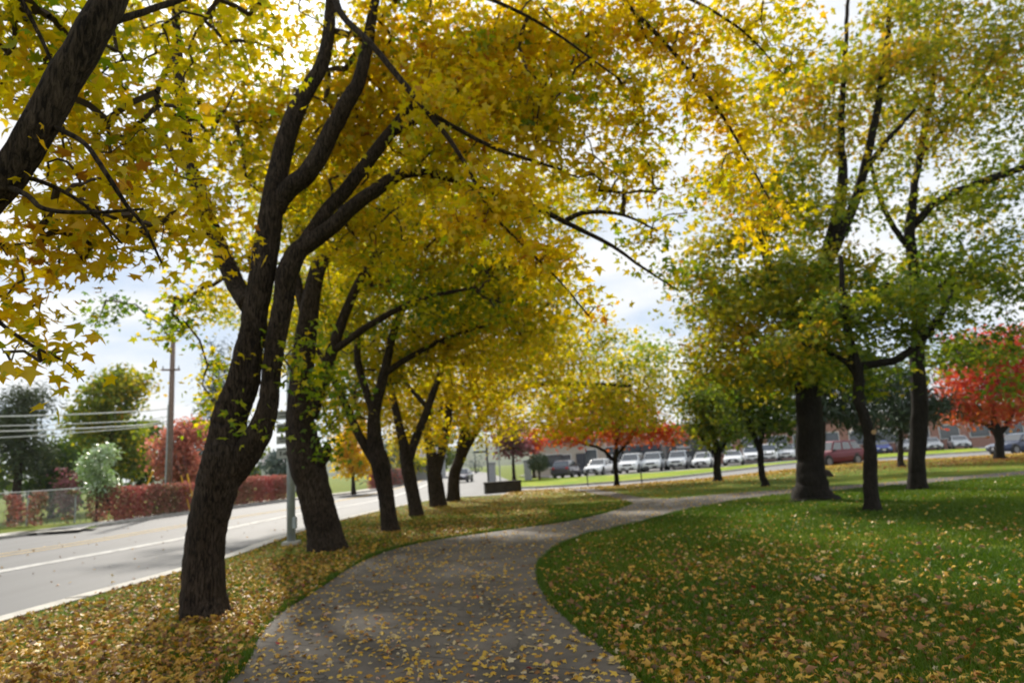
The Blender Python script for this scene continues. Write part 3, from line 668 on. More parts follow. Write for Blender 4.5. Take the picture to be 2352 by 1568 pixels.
D = dist(897, 1218)
t = Tree('maple_tree', 'slim yellow maple with three rising limbs, fourth of the row', ROW, G(897, 1218), 4, leaf_size=.14)
t.limb([(897, 1222, D, 19), (887, 1140, D, 18), (872, 1065, D, 21), (862, 1025, D, 18), (860, 950, D, 14), (884, 850, D, 11), (905, 760, D, 9), (940, 680, D, 7), (990, 600, D, 5)], 'trunk', 18, flare=.35)
t.limb([(862, 1060, D, 12), (845, 1035, D, 11), (815, 980, D, 9), (780, 900, D, 8), (750, 840, D, 6), (700, 760, D, 4)], sides=10)
t.limb([(860, 955, D, 10), (838, 890, D, 9), (822, 820, D, 8), (830, 700, D, 5)], sides=10)
t.limb([(882, 860, D, 8), (940, 820, D, 7), (1040, 770, D, 5), (1150, 740, D, 3)], sides=8)
for b in [(850, 830, D + 1.8, 110, 90, 1.2, 1.6, .56), (950, 790, D + 1.8, 150, 100, 1.4, 1.9, .55), (1080, 750, D + .8, 170, 100, 1.6, 2.0, .6), (1020, 640, D, 180, 90, 2, 1.8, .5), (800, 950, D + 1, 70, 70, 1, 1.5, .66), (740, 900, D + 2, 50, 60, 1, 1.2, .6), (700, 1000, D + 2, 30, 50, .8, .9, .5), (1220, 700, D, 140, 90, 1.8, 2.0, .56)]: t.blob(*b)
t.wblob((-3.0, 19.5, 8.4), 3.2, 3.0, 1.0, .8, .6)  # crown patch added to cut the sun reaching the path
fin(t, per=20, spread=.28)

D = dist(957, 1184)
t = Tree('maple_tree', 'slim yellow maple forking low into a narrow letter V, fifth of the row', ROW, G(957, 1184), 5, leaf_size=.16)
t.limb([(958, 1188, D, 15), (946, 1120, D, 14), (935, 1060, D, 15), (925, 1010, D, 11), (914, 960, D, 9), (894, 880, D, 8), (880, 800, D, 5)], 'trunk', 16, flare=.4)
t.limb([(936, 1065, D, 11), (955, 1010, D, 10), (978, 950, D, 9), (1002, 880, D, 8), (1030, 810, D, 6), (1080, 720, D, 4)], sides=10)
t.limb([('w', -3.05, D, 3.6, .085), ('w', -5.6, D + 2.4, 6.4, .07), ('w', -8.6, D + 4.6, 8.0, .05), ('w', -11.6, D + 6.2, 8.8, .02)], sides=9)
t.wblob((-10.6, D + 5.6, 8.7), 3.0, 3.2, 1.0, 1.2, .52)
for b in [(950, 890, D + 2, 110, 90, 1.4, 1.6, .64), (1090, 850, D + 1.5, 140, 90, 1.6, 1.8, .64), (1200, 790, D, 140, 80, 2, 2., .62), (930, 980, D + 1, 60, 50, 1, 1.5, .66), (885, 940, D + 2, 60, 60, 1, 1.3, .62), (1000, 1000, D + 3, 50, 40, 1, 1.2, .66), (1100, 680, D, 150, 90, 2, 1.6, .55), (700, 740, D + 3, 130, 110, 3, 1.5, .5), (800, 640, D + 1, 150, 100, 2.5, 1.5, .52)]: t.blob(*b)
fin(t, per=20, spread=.32)

D = dist(1005, 1162)
t = Tree('maple_tree', 'thick low forked yellow maple, sixth of the row', ROW, G(1005, 1162), 6, leaf_size=.18)
t.limb([(1006, 1166, D, 18), (999, 1100, D, 17), (994, 1060, D, 13), (984, 1000, D, 9), (986, 930, D, 8), (972, 850, D, 5)], 'trunk', 16, flare=.35)
t.limb([(1002, 1085, D, 11), (1016, 1030, D, 10), (1029, 960, D, 9), (1034, 880, D, 8), (1040, 800, D, 5)], sides=10)
for b in [(1000, 940, D + 2, 90, 80, 1.5, 1.4, .64), (1080, 920, D + 2, 110, 70, 1.5, 1.5, .66), (1250, 860, D, 130, 70, 2.5, 2, .58), (1330, 780, D, 120, 70, 2, 1.2, .54), (760, 790, D + 2, 130, 90, 3, 1.5, .5)]: t.blob(*b)
fin(t, per=20, spread=.38)

D = dist(1040, 1150)
t = Tree('maple_tree', 'farthest yellow maple of the row with a long limb stretching right above the dark block', ROW, G(1040, 1150), 7, leaf_size=.19)
t.limb([(1042, 1153, D, 14), (1044, 1090, D, 13), (1058, 1045, D, 12), (1076, 930, D, 9), (1092, 850, D, 7), (1130, 770, D, 5)], 'trunk', 14, flare=.4)
t.limb([(1055, 1060, D, 11), (1088, 995, D, 10), (1126, 937, D, 9), (1200, 888, D, 8), (1300, 880, D, 6), (1450, 886, D, 4)], sides=10)
for b in [(1120, 985, D, 70, 40, 1.5, 1.5, .62), (1250, 940, D + 1, 120, 55, 2.0, 1.6, .58), (1390, 905, D + 1, 150, 75, 2.0, 1.9, .52), (1260, 985, D - 1, 60, 24, 1.2, 1.4, .60), (1345, 965, D - 1, 90, 34, 1.2, 1.5, .62), (1470, 950, D, 70, 50, 2, 1.5, .54), (1430, 810, D, 110, 60, 2, .8, .40), (1500, 840, D + 2, 70, 70, 2, 1., .42)]: t.blob(*b)
fin(t, per=20, spread=.42)

# ---- trees of the right-hand lawn
PARK = 'trees on the right hand lawn'
D = dist(1870, 1147)
t = Tree('shade_tree', 'massive thick trunked tree with flared roots right of the path', PARK, G(1870, 1147), 8, 'bark_grey', 'leaf_green', leaf_size=.18)
t.limb([(1868, 1150, D, 36), (1862, 1110, D, 31), (1858, 1050, D, 28), (1856, 900, D, 27), (1854, 800, D, 24), (1878, 660, D, 19), (1918, 520, D, 15), (1940, 430, D, 12), (1934, 310, D, 8), (1945, 150, D, 6), (1950, 0, D, 4)], 'trunk', 22, flare=.75, rough=.06)
t.limb([(1880, 650, D, 15), (1955, 490, D, 12), (1992, 390, D, 10), (2018, 260, D, 9), (2036, 110, D, 7), (2048, -40, D, 5)], sides=10)
t.limb([(1996, 380, D, 7), (2045, 315, D, 6), (2100, 250, D, 4)], sides=7)
t.limb([(1855, 810, D, 14), (1800, 700, D, 11), (1760, 600, D, 8), (1740, 450, D, 5)], sides=9)
t.limb([(1855, 870, D, 10), (1780, 800, D, 8), (1680, 740, D, 5)], sides=8)
t.limb([(1856, 830, D, 11), (1940, 720, D, 9), (2040, 650, D, 6)], sides=8)
for b in [(1740, 640, D, 170, 120, 2.2, 1.6, .54), (1890, 680, D, 170, 110, 2.2, 1.8, .44), (1690, 780, D, 130, 90, 2, 1.9, .62), (1830, 500, D, 140, 110, 2, 1.5, .52), (1900, 850, D, 190, 55, 2.2, 2.0, .36), (1780, 400, D, 90, 90, 1.5, .8, .58),
          (1950, 200, D, 150, 150, 2, 1.1, .66), (1600, 700, D, 80, 80, 1.5, .7, .6), (1760, 860, D, 110, 60, 2, 1.8, .5), (1620, 850, D + 1, 70, 60, 1.5, 1.2, .6), (1640, 480, D, 90, 130, 2, .9, .64), (1590, 620, D, 70, 80, 1.5, .8, .6), (1720, 250, D, 90, 120, 2, .7, .66), (1840, 300, D, 100, 120, 1.5, .9, .68), (2060, 80, D, 120, 120, 2, 1.1, .6), (2030, 420, D, 90, 90, 1.5, .8, .5)]: t.blob(*b)
fin(t, per=34, spread=.34)

D = dist(2003, 1173)
t = Tree('young_tree', 'slim crooked tree with a pale pruning scar, standing in front on the right lawn', PARK, G(2003, 1173), 9, 'bark_grey', 'leaf_green', leaf_size=.14)
t.limb([(2004, 1176, D, 15), (2000, 1090, D, 14), (1998, 1015, D, 13), (1986, 950, D, 12), (1973, 890, D, 12), (1962, 830, D, 12), (1950, 760, D, 9), (1940, 680, D, 7), (1932, 590, D, 5)], 'trunk', 16, flare=.5)
t.limb([(1964, 842, D, 10), (2010, 838, D, 9), (2062, 824, D, 9), (2115, 790, D, 8), (2150, 730, D, 7), (2200, 660, D, 4)], sides=10)
t.limb([(1970, 870, D, 7), (1910, 810, D, 6), (1840, 790, D, 4)], sides=7)
sc = MB().tube([P(2006, 992, D - .12), P(2007, 992, D - .17)], .05, 10).build('pruning_scar', plain('cut wood', (.38, .25, .12), .9), t.root, world_space=True)
for b in [(1970, 740, D, 130, 75, 1.2, 2.0, .40), (2110, 710, D, 120, 70, 1.2, 1.7, .36), (1850, 790, D, 100, 45, 1, 1.3, .60), (2030, 880, D, 80, 30, .8, .8, .35)]: t.blob(*b)
fin(t, per=34, spread=.26)

D = dist(2108, 1123)
t = Tree('shade_tree', 'straight dark trunked tree with a sparse tall crown in the upper right corner', PARK, G(2108, 1123), 10, 'bark_grey', 'leaf_green', leaf_size=.18)
t.limb([(2110, 1127, D, 20), (2106, 1060, D, 17), (2106, 960, D, 17), (2109, 860, D, 16), (2110, 760, D, 15), (2098, 640, D, 13), (2092, 520, D, 11), (2110, 380, D, 8), (2140, 200, D, 6), (2150, 20, D, 4)], 'trunk', 18, flare=.45)
t.limb([(2094, 520, D, 10), (2156, 460, D - .3, 9), (2240, 421, D - .5, 9), (2352, 386, D - .8, 8), (2480, 350, D - 1, 6)], sides=10)
t.limb([(2110, 720, D, 9), (2180, 640, D, 7), (2280, 590, D, 5)], sides=8)
t.limb([(2100, 590, D, 8), (2030, 480, D, 6), (1990, 330, D, 4)], sides=8)
t.limb([(2112, 370, D, 6), (2200, 250, D, 5), (2290, 130, D, 4)], sides=7)
for b in [(2150, 250, D, 180, 170, 2.5, 1.0, .60), (2290, 130, D, 110, 130, 2.5, 1.3, .58), (2250, 460, D - .4, 140, 100, 2.5, 1.3, .48), (2180, 40, D, 180, 80, 2.5, 1.2, .58), (2250, 640, D, 140, 90, 2.5, 1.5, .40), (2130, 620, D, 120, 80, 2.2, 1.4, .34), (2280, 790, D, 100, 60, 2, 1.5, .36), (2340, 880, D - 1, 50, 40, 1, 1.0, .34), (2180, 820, D, 80, 50, 2, .9, .35), (2330, 330, D, 80, 100, 2, .9, .44)]: t.blob(*b)
fin(t, per=34, spread=.36)

D = dist(1757, 1116)
t = Tree('young_tree', 'thin leaning dark green tree left of the massive trunk', PARK, G(1757, 1116), 11, 'bark_grey', 'leaf_green', leaf_size=.19)
t.limb([(1758, 1118, D, 8), (1750, 1070, D, 7), (1742, 1030, D, 7), (1725, 990, D, 6), (1700, 930, D, 5), (1680, 860, D, 3)], 'trunk', 12, flare=.4)
t.limb([(1743, 1035, D, 5), (1755, 970, D, 5), (1770, 890, D, 3)], sides=8)
for b in [(1740, 950, D, 85, 55, 1.8, 2.4, .22), (1770, 880, D, 70, 60, 1.8, 2.0, .28), (1690, 890, D, 60, 55, 1.6, 1.8, .32), (1800, 990, D, 40, 35, 1, 1.2, .2)]: t.blob(*b)
fin(t, per=20, spread=.38)

D = dist(1648, 1104)
t = Tree('young_tree', 'small round green tree before the parked white cars', PARK, G(1648, 1104), 12, 'bark_grey', 'leaf_green', leaf_size=.22)
t.limb([(1649, 1106, D, 9), (1647, 1070, D, 8), (1646, 1035, D, 8), (1640, 980, D, 5), (1635, 900, D, 3)], 'trunk', 12, flare=.5)
t.limb([(1646, 1048, D, 5), (1625, 1025, D, 4), (1600, 990, D, 3)], sides=8)
t.limb([(1647, 1045, D, 5), (1668, 1015, D, 4), (1690, 970, D, 3)], sides=8)
for b in [(1640, 930, D, 85, 75, 2, 2.5, .34), (1620, 990, D, 50, 35, 1.5, 1.6, .40), (1670, 985, D, 50, 40, 1.5, 1.6, .3), (1600, 900, D, 50, 60, 1.5, 1.5, .45)]: t.blob(*b)
fin(t, per=20, spread=.45)

D = dist(1415, 1116)
t = Tree('young_tree', 'small orange red tree with a short forked trunk before the white cars', PARK, G(1415, 1116), 13, 'bark_grey', 'leaf_red', leaf_size=.22)
t.limb([(1416, 1118, D, 6), (1413, 1085, D, 5), (1411, 1055, D, 5.5), (1416, 1020, D, 4), (1425, 960, D, 2.5)], 'trunk', 12, flare=.5)
t.limb([(1411, 1058, D, 4), (1385, 1035, D, 3.5), (1340, 1020, D, 2.5), (1290, 1005, D, 1.5)], sides=8)
t.limb([(1413, 1055, D, 4), (1435, 1025, D, 3), (1470, 990, D, 2.5), (1530, 990, D, 1.5)], sides=8)
for b in [(1430, 982, D, 110, 36, 2, 2.2, .38), (1300, 992, D, 75, 26, 1.5, 1.7, .46), (1530, 1000, D, 40, 26, 1.2, 1.8, .5), (1400, 930, D, 100, 40, 2, 1.6, .45)]: t.blob(*b)
fin(t, per=20, spread=.4)

D = dist(2298, 1053)
t = Tree('maple_tree', 'vivid red spreading maple near the right edge, before the silver cars', PARK, G(2298, 1053), 14, 'bark_grey', 'leaf_red', leaf_size=.24)
t.limb([(2299, 1055, D, 10), (2297, 1020, D, 9), (2290, 990, D, 9), (2280, 940, D, 5), (2275, 860, D, 3)], 'trunk', 12, flare=.5)
t.limb([(2292, 1000, D, 7), (2265, 975, D, 5), (2220, 960, D, 4), (2190, 940, D, 2)], sides=8)
t.limb([(2293, 1000, D, 7), (2320, 960, D, 5), (2350, 900, D, 3)], sides=8)
for b in [(2280, 930, D, 100, 45, 2.5, 2.4, .45), (2290, 850, D, 85, 65, 2.5, 2.6, .66), (2210, 955, D, 45, 22, 1.5, 1.6, .4), (2350, 800, D, 60, 60, 2, 2.2, .68), (2200, 890, D, 50, 60, 2, 2.0, .55), (2240, 790, D, 50, 40, 2, 1.6, .7), (2360, 930, D, 50, 45, 2, 2.0, .5)]: t.blob(*b)
fin(t, per=20, spread=.5)

D = dist(1885, 1094)
t = Tree('conifer_tree', 'dark drooping conifer half hidden behind the massive trunk', PARK, G(1885, 1094), 15, 'bark', 'needle_dark', 'needle', .42)
t.limb([(1887, 1096, D, 14), (1880, 1060, D, 10), (1886, 980, D, 8), (1890, 850, D, 6), (1895, 700, D, 3)], 'trunk', 12, flare=1.6)
for k, (u, v) in enumerate([(1960, 930), (2010, 900), (1830, 920), (2000, 960), (1950, 860)]): t.limb([(1886, v - 30, D, 4), ((u + 1886) / 2, v - 18, D, 3), (u, v + 12, D, 1)], sides=6)
for b in [(1930, 940, D, 90, 30, 2.2, 3.0, .3), (1990, 900, D, 70, 32, 2, 2.8, .35), (1840, 930, D, 60, 35, 2, 2.4, .3), (1920, 860, D, 90, 45, 2, 2.6, .3), (1985, 975, D, 40, 18, 1.5, 2., .35)]: t.blob(*b)
fin(t, per=16, spread=.42, up=.4, hang=1.2)

D = dist(2070, 1071)
t = Tree('conifer_tree', 'dark rounded evergreen between the straight trunk and the crooked one', PARK, G(2070, 1071), 16, 'bark', 'needle_dark', 'needle', .42)
t.limb([(2071, 1073, D, 7), (2068, 1040, D, 6), (2066, 980, D, 5), (2066, 860, D, 3)], 'trunk', 10, flare=.6)
for b in [(2080, 930, D, 75, 45, 2.2, 3.0, .3), (2060, 880, D, 60, 40, 2, 2.6, .35), (2140, 935, D, 35, 35, 1.5, 2.4, .3), (2050, 975, D, 50, 22, 1.5, 2.4, .35)]: t.blob(*b)
fin(t, per=16, spread=.42, up=.4, hang=.9)

# ---- trees far behind, across the road and round the buildings
FAR = 'trees beyond the road'
def far_tree(name, label, u, vb, d, vt, half, leaf, shape, ls, lai, tint, kind='round', bark='bark', group=FAR, seed=0, trunk=.16, cb=None):
    base = P(u, vb, d); base[2] = 0; top = P(u, vt, d)[2]; r = half * d / F
    t = Tree(name, label, group, base, seed, bark, leaf, shape, ls)
    t.limb([('w', *base, trunk), ('w', base[0], base[1], top * .3, trunk * .8), ('w', base[0] + .1, base[1], top * .6, trunk * .5), ('w', base[0], base[1], top * .93, .02)], 'trunk', 9, 4, flare=.4)
    b0 = top * .15 if cb is None else cb
    if kind == 'cone':
        n = 7
        for k in range(n):
            f = k / (n - 1); z = b0 + (top - b0) * (f * .94 + .03); rr = r * (1 - f * .92)
            t.wblob((base[0], base[1], z), rr, rr, (top - b0) / n * .55, lai, tint)
    elif kind == 'bush':
        for k in range(6):
            a = k * 1.1; t.wblob((base[0] + r * .45 * math.cos(a), base[1] + r * .45 * math.sin(a), top * (.35 + .08 * (k % 3))), r * .55, r * .55, top * .34, lai * .7, tint + .05 * ((k % 3) - 1))
        t.wblob((base[0], base[1], top * .72), r * .6, r * .6, top * .24, lai, tint)
    else:
        h = top - b0
        for k in range(9):
            a = k * 2.4; q = .58 * r * (.6 + .4 * math.sin(k * 3.1)); zc = b0 + h * (.22 + .62 * ((k * .37) % 1)); sh = 1 - .5 * abs((zc - b0) / h - .42)
            t.wblob((base[0] + q * math.cos(a) * sh, base[1] + q * math.sin(a) * sh, zc), r * .5, r * .5, h * .2, lai * .8, tint + .09 * math.sin(k * 1.7))
        t.wblob((base[0], base[1], b0 + h * .84), r * .45, r * .45, h * .16, lai, tint + .08)
        t.wblob((base[0], base[1], b0 + h * .3), r * .7, r * .7, h * .28, lai, tint - .1)
    fin(t, per=12, spread=ls * 1.4, up=.4); return t
far_tree('broadleaf_tree', 'tall bushy yellow green tree left of the utility pole', 248, 1150, 52, 842, 118, 'leaf_green', 'kite', .36, 2.4, .50, seed=21, trunk=.3)
far_tree('pine_tree', 'dark grey green pine at the left edge beyond the wires', 35, 1190, 40, 880, 78, 'needle_dark', 'needle', .34, 1.9, .85, 'round', seed=22, trunk=.28, cb=2.2)
far_tree('spruce_tree', 'blue grey spruce tip rising between the pole and the twin stemmed maple', 498, 1135, 66, 788, 62, 'needle_blue', 'needle', .46, 4.5, .3, 'cone', seed=23, trunk=.25)
far_tree('ornamental_tree', 'dense coral red tree behind the utility pole', 418, 1140, 47, 962, 86, 'leaf_coral', 'kite', .27, 2.6, .62, 'round', seed=24, trunk=.16, cb=.9)
far_tree('poplar_sapling', 'pale silvery green sapling above the vine covered fence', 222, 1175, 34, 1018, 52, 'leaf_pale', 'oval', .16, 1.5, .5, 'round', seed=25, trunk=.05, cb=1.0)
far_tree('evergreen_bush', 'dark brownish green bush between the pine and the bushy tree', 118, 1170, 43, 990, 62, 'leaf_green', 'kite', .28, 2.4, .10, 'bush', seed=26)
far_tree('maple_sapling', 'small dull red sapling behind the fence', 152, 1165, 40, 1070, 18, 'leaf_purple', 'kite', .2, 2.2, .6, 'bush', seed=27, trunk=.05)
far_tree('broadleaf_tree', 'dark green tree behind the coral red tree', 320, 1140, 60, 960, 60, 'leaf_green', 'kite', .36, 2.2, .16, 'round', seed=28)
far_tree('maple_tree', 'orange yellow maple across the road, seen between two trunks', 812, 1120, 56, 962, 60, 'leaf_yellow', 'kite', .32, 2.0, .80, 'round', seed=29)
far_tree('spruce_tree', 'dark blue green spruce across the road beside the orange maple', 878, 1105, 75, 1000, 42, 'needle_blue', 'needle', .6, 2.5, .2, 'cone', seed=30)
far_tree('spruce_tree', 'slender far blue spruce beside the end of the road', 1092, 1078, 150, 1034, 12, 'needle_blue', 'needle', .9, 2.4, .3, 'cone', seed=31, group='trees round the houses')
far_tree('maple_tree', 'broad purple red tree in front of the beige house', 1180, 1085, 62, 962, 58, 'leaf_purple', 'kite', .32, 2.4, .62, 'round', seed=32, group='trees round the houses', cb=2.0)
far_tree('maple_tree', 'bright red tree tip beside the beige house roof', 1225, 1075, 66, 985, 40, 'leaf_red', 'kite', .32, 2.2, .62, 'round', seed=33, group='trees round the houses', cb=2.4)
far_tree('broadleaf_tree', 'grey green tree far across the road beside the white house', 640, 1135, 74, 1035, 44, 'needle_blue', 'kite', .4, 2.0, .8, 'round', seed=34, cb=1.8)
for k, (u, d, vt, half, leaf, tint, lab) in enumerate([(1010, 130, 985, 60, 'leaf_green', .3, 'olive green far tree left of the road end'), (930, 110, 990, 60, 'leaf_yellow', .5, 'yellow far tree across the road'), (560, 95, 1020, 70, 'leaf_green', .35, 'olive far tree behind the red hedge'),
        (180, 90, 1000, 110, 'leaf_green', .2, 'wide dark green far tree behind the fence yard'), (-60, 70, 960, 120, 'leaf_green', .25, 'dark far tree past the pine'), (1290, 100, 985, 60, 'leaf_green', .4, 'olive tree behind the beige house')]):
    far_tree('broadleaf_tree', lab, u, 1110, d, vt, half, leaf, 'kite', .6, 2.0, tint, 'round', seed=40 + k, group='far background trees')

# ------------------------------------------------------------------ hedges, fence, pole, wires
def hedge(name, label, a, b, h, th, lai, tint, seed, leaf='leaf_hedge', gaps=0.0):
    a, b = np.array(a[:2]), np.array(b[:2]); L = np.linalg.norm(b - a); rg = np.random.default_rng(seed)
    A = .13 ** 2 * .3; n = int(lai * L * h / A); s = rg.uniform(0, 1, n); z = rg.uniform(0, 1, n) ** .8 * h
    if gaps:
        keep = (np.sin(s * L * 1.7 + 1) + np.sin(s * L * 3.9) + .5 * np.sin(z * 3 + s * 40)) > gaps; s, z = s[keep], z[keep]; n = len(s)
    top = h * (1 + .07 * np.sin(s * L * 2.3) + .06 * np.sin(s * L * 5.1 + 1) + .04 * np.sin(s * L * 11)); z = np.minimum(z, top) + rg.normal(0, .03, n)
    d = (b - a) / L; nn = np.array([-d[1], d[0]]); off = rg.normal(0, th * .4, n)
    pos = np.column_stack([a[0] + d[0] * s * L + nn[0] * off, a[1] + d[1] * s * L + nn[1] * off, np.maximum(z, .02)])
    t = tint - .10 + .20 * np.sin(s * L * 1.1) + .1 * np.sin(s * L * 3.3 + z * 2) + rg.normal(0, .17, n) + .12 * (z / h - .5)
    o = tag(empty(name, (*a, 0)), label, 'hedge', 'hedges across the road')
    V, T, ta = leaf_field(pos, .13 * rg.uniform(.6, 1.3, n), t, 'kite', .2, .2, rg)
    link('foliage', tri_mesh('foliage', V, T, M[leaf], {'tint': ta}), o, True)
    mb = MB()
    for k in range(int(L / .35)):
        p = a + d * (k + .5) * .35; x, y = p + nn * rg.normal(0, th * .2)
        mb.tube([(x, y, 0), (x + rg.normal(0, .05), y, h * .4), (x + rg.normal(0, .12), y + rg.normal(0, .1), h * .9)], [.014, .010, .004], 4, False)
    mb.build('stems', M['twig'], o, world_space=True); return o
hz0, hz1, hz2 = G(255, 1196), G(438, 1172), G(660, 1145)
hedge('red_hedge', 'dense dark red clipped hedge running behind the utility pole', hz0, hz1, 1.62, .5, 3.2, .62, 1)
hedge('red_hedge', 'crimson clipped hedge behind the twin stemmed maple, right of the yellow guys', hz1 + np.array([.3, .5, 0]), hz2, 1.75, .5, 3.2, .72, 2)
hedge('red_hedge', 'far red hedge stretch in front of the houses across the road', G(868, 1121) + np.array([-.6, 0, 0]), G(975, 1104) + np.array([-1.5, -4, 0]), 1.7, .6, 3.0, .68, 3)
f0, f1 = G(-260, 1226), G(250, 1196)
hedge('creeper', 'patchy rusty red creeper climbing the chain link fence', f0, f1, 1.62, .16, 1.9, .42, 4, gaps=.25)['category'] = 'creeper'
fe = tag(empty('chain_link_fence', f0), 'rusty chain link fence with a pale top rail, left of the pole', 'fence')
fd = (f1 - f0); fl = np.linalg.norm(fd[:2]); fu = fd / fl
mb = MB()
mb.tube([f0 + [0, 0, 1.66], f1 + [0, 0, 1.66]], .026, 8).build('top_rail', M['wire'], fe, world_space=True)
for k in range(int(fl / 2.6) + 1):
    p = f0 + fu * k * 2.6; MB().tube([p, p + [0, 0, 1.72]], .034, 8).build('post', M['steel'], fe, world_space=True)
mb = MB(); nn_ = np.array([-fu[1], fu[0], 0]) * .01
for k in range(int(fl / .11)):
    for sg in (1, -1):
        a = f0 + fu * (k * .11); b = a + fu * sg * 1.5
        if 0 <= (b - f0) @ fu <= fl: mb.tube([a + nn_ * sg, b + nn_ * sg + [0, 0, 1.6]], .0035, 3, False)
mb.build('wire_mesh', M['wire'], fe, world_space=True)

pb = G(386, 1176); pd = pb[1]
up_ = tag(empty('utility_pole', pb), 'tall weathered wooden utility pole in front of the red hedge', 'utility pole')
tp = P(398, 772, pd); tp2 = tp - pb
MB().tube([pb, pb + tp2 * .5, tp], [.19, .165, .13], 14).build('pole', M['pole_wood'], up_, True, world_space=True)
ca = np.array([.8, .6, 0.]); xa = pb + tp2 * .80
MB().box(xa + [0, -.17, 0], (1.0, .09, .10), math.atan2(.35, 1)).build('crossarm', M['pole_wood'], up_, world_space=True)
for k in (-.42, .42):
    q = xa + np.array([math.cos(.337) * k, math.sin(.337) * k - .17, .06]); MB().tube([q, q + [0, 0, .08], q + [0, 0, .18]], [.03, .045, .02], 8).build('insulator', M['grey_stone'], up_, world_space=True)
MB().tube([pb + [-.13, -.16, 0], pb + tp2 * .3 + [-.11, -.15, 0], pb + tp2 * .6 + [-.1, -.14, 0]], .05, 8).build('cable_conduit', M['steel'], up_, world_space=True)
for v0, v1, nme in ((938, 944, 0), (956, 962, 1), (966, 974, 2), (972, 992, 3)):
    a = P(386, v0, pd); b = P(0, v1, pd - 4.5); b = a + (b - a) * 2.2
    pts = [a + (b - a) * t_ - np.array([0, 0, .55 * (1 - (2 * t_ - .9) ** 2) * .5 + .1 * math.sin(nme)]) * (1 if t_ > 0 else 0) for t_ in np.linspace(0, 1, 16)]
    tag(MB().tube(pts, .035 if nme % 2 == 0 else .024, 6).build('overhead_cable', M['wire']), ['highest pale overhead cable running left from the pole', 'thin overhead cable, second from the top', 'thick overhead cable, third from the top', 'lowest overhead cable, sloping down to the left'][nme], 'cable', 'overhead cables')
for (u0, v0, u1, v1, dd_, lab) in ((352, 1080, 336, 1118, -1.5, 'short yellow guy wire guard leaning right, left of the pole'), (416, 1092, 437, 1176, -.3, 'thin yellow guy wire guard just right of the pole'), (430, 1088, 446, 1160, -.1, 'thicker yellow guy wire guard next to the twin stemmed maple')):
    a = P(u0, v0, pd + dd_); b = P(u1, v1, pd + dd_)
    if dd_ == -1.5: b = b + (b - a) / abs(b[2] - a[2]) * b[2]
    g = tag(empty('guy_guard', (b[0], b[1], 0)), lab, 'guy guard', 'yellow guy wire guards')
    MB().tube([b, a], .05 if u0 != 416 else .035, 8).build('sleeve', M['yellow_paint'], g, world_space=True)
    MB().tube([a, a + (a - b) * .6], .012, 6).build('guy_wire', M['dark_steel'], g, world_space=True)

# ------------------------------------------------------------------ metal post with signs, street furniture
q = G(669, 1250); qd = q[1]
sp_ = tag(empty('sign_post', q), 'grey green metal post beside the kerb carrying pale sign panels', 'sign post')
MB().tube([q + [0, 0, .02], q + [0, 0, 4.4]], [.098, .085], 18).build('post', M['steel'], sp_, True, world_space=True)
MB().box(q + [0, 0, .03], (.36, .36, .10), .1).build('base_plate', M['concrete'], sp_, bevel=.01, world_space=True)
MB().tube([q + [0, 0, 4.4], q + [0, 0, 4.46]], [.10, .06], 14).build('cap', M['steel'], sp_, world_space=True)
MB().box(q + [.075, -.02, .48], (.11, .12, .26)).build('hand_hole_cover', M['steel'], sp_, bevel=.01, world_space=True)
def panel(u, v, w, h, marks):
    c = P(u, v, qd - .14); p = MB().box(c, (w, .012, h)).build('sign_panel', M['sign_white'], sp_, world_space=True)
    mk = MB()
    for (x, z, ww, hh) in marks: mk.box(c + np.array([x, -.009, z]), (ww, .004, hh))
    o = mk.build('lettering', M['sign_ink'], p); o.parent = p
panel(651, 1040, .32, .24, [(-.06, -.01, .035, .10), (.02, -.02, .05, .05), (.075, -.01, .045, .09), (.0, .085, .22, .014)])
panel(651, 1010, .32, .18, [(0, .03, .20, .03), (0, -.03, .14, .025)])
panel(651, 983, .32, .22, [(.02, .05, .20, .03), (-.10, .0, .03, .13), (.04, -.06, .18, .025)])
panel(651, 953, .32, .20, [(0, .04, .2, .025), (0, -.03, .2, .025)])

bc = (G(1114, 1134) + G(1196, 1128)) / 2; bv = G(1196, 1128) - G(1114, 1134); bw = np.linalg.norm(bv); brz = math.atan2(bv[1], bv[0])
bk = tag(empty('stone_block', bc), 'low dark weathered block wall at the street corner', 'block wall')
MB().box(bc + [0, 0, .27], (bw, .55, .54), brz).build('body', M['block'], bk, bevel=.015, world_space=True)
MB().box(bc + [0, 0, .575], (bw + .04, .60, .07), brz).build('coping', M['block'], bk, bevel=.015, world_space=True)

def sign_pole(name, label, u, vt, d, r, blades, grp=None, mat='dark_steel'):
    b = P(u, 1000, d); b[2] = -.1; tpp = P(u - 6, vt, d); o = tag(empty(name, b), label, 'sign post', grp)
    MB().tube([b, (b[0], b[1], tpp[2])], r, 8).build('pole', M[mat], o, world_space=True)
    for (dz, w, h, off) in blades: MB().box((b[0] + off, b[1] - r - .012, tpp[2] - dz), (w, .02, h)).build('sign_blade', M[mat], o, world_space=True)
    return o
sign_pole('street_sign', 'dark street name sign pole rising behind the dark block', 1116, 1006, 44, .06, [(.85, .80, .12, -.42)])
sign_pole('marker_post', 'pale thin post right of the street name sign', 1143, 1015, 46, .045, [], None, 'steel')
sign_pole('marker_post', 'thin stake on the bright grass left of the orange red tree', 1341, 1082, 38.5, .03, [], 'thin stakes on the grass strip')
sign_pole('marker_post', 'thin stake on the bright grass right of the orange red tree', 1464, 1076, 36.5, .03, [], 'thin stakes on the grass strip')

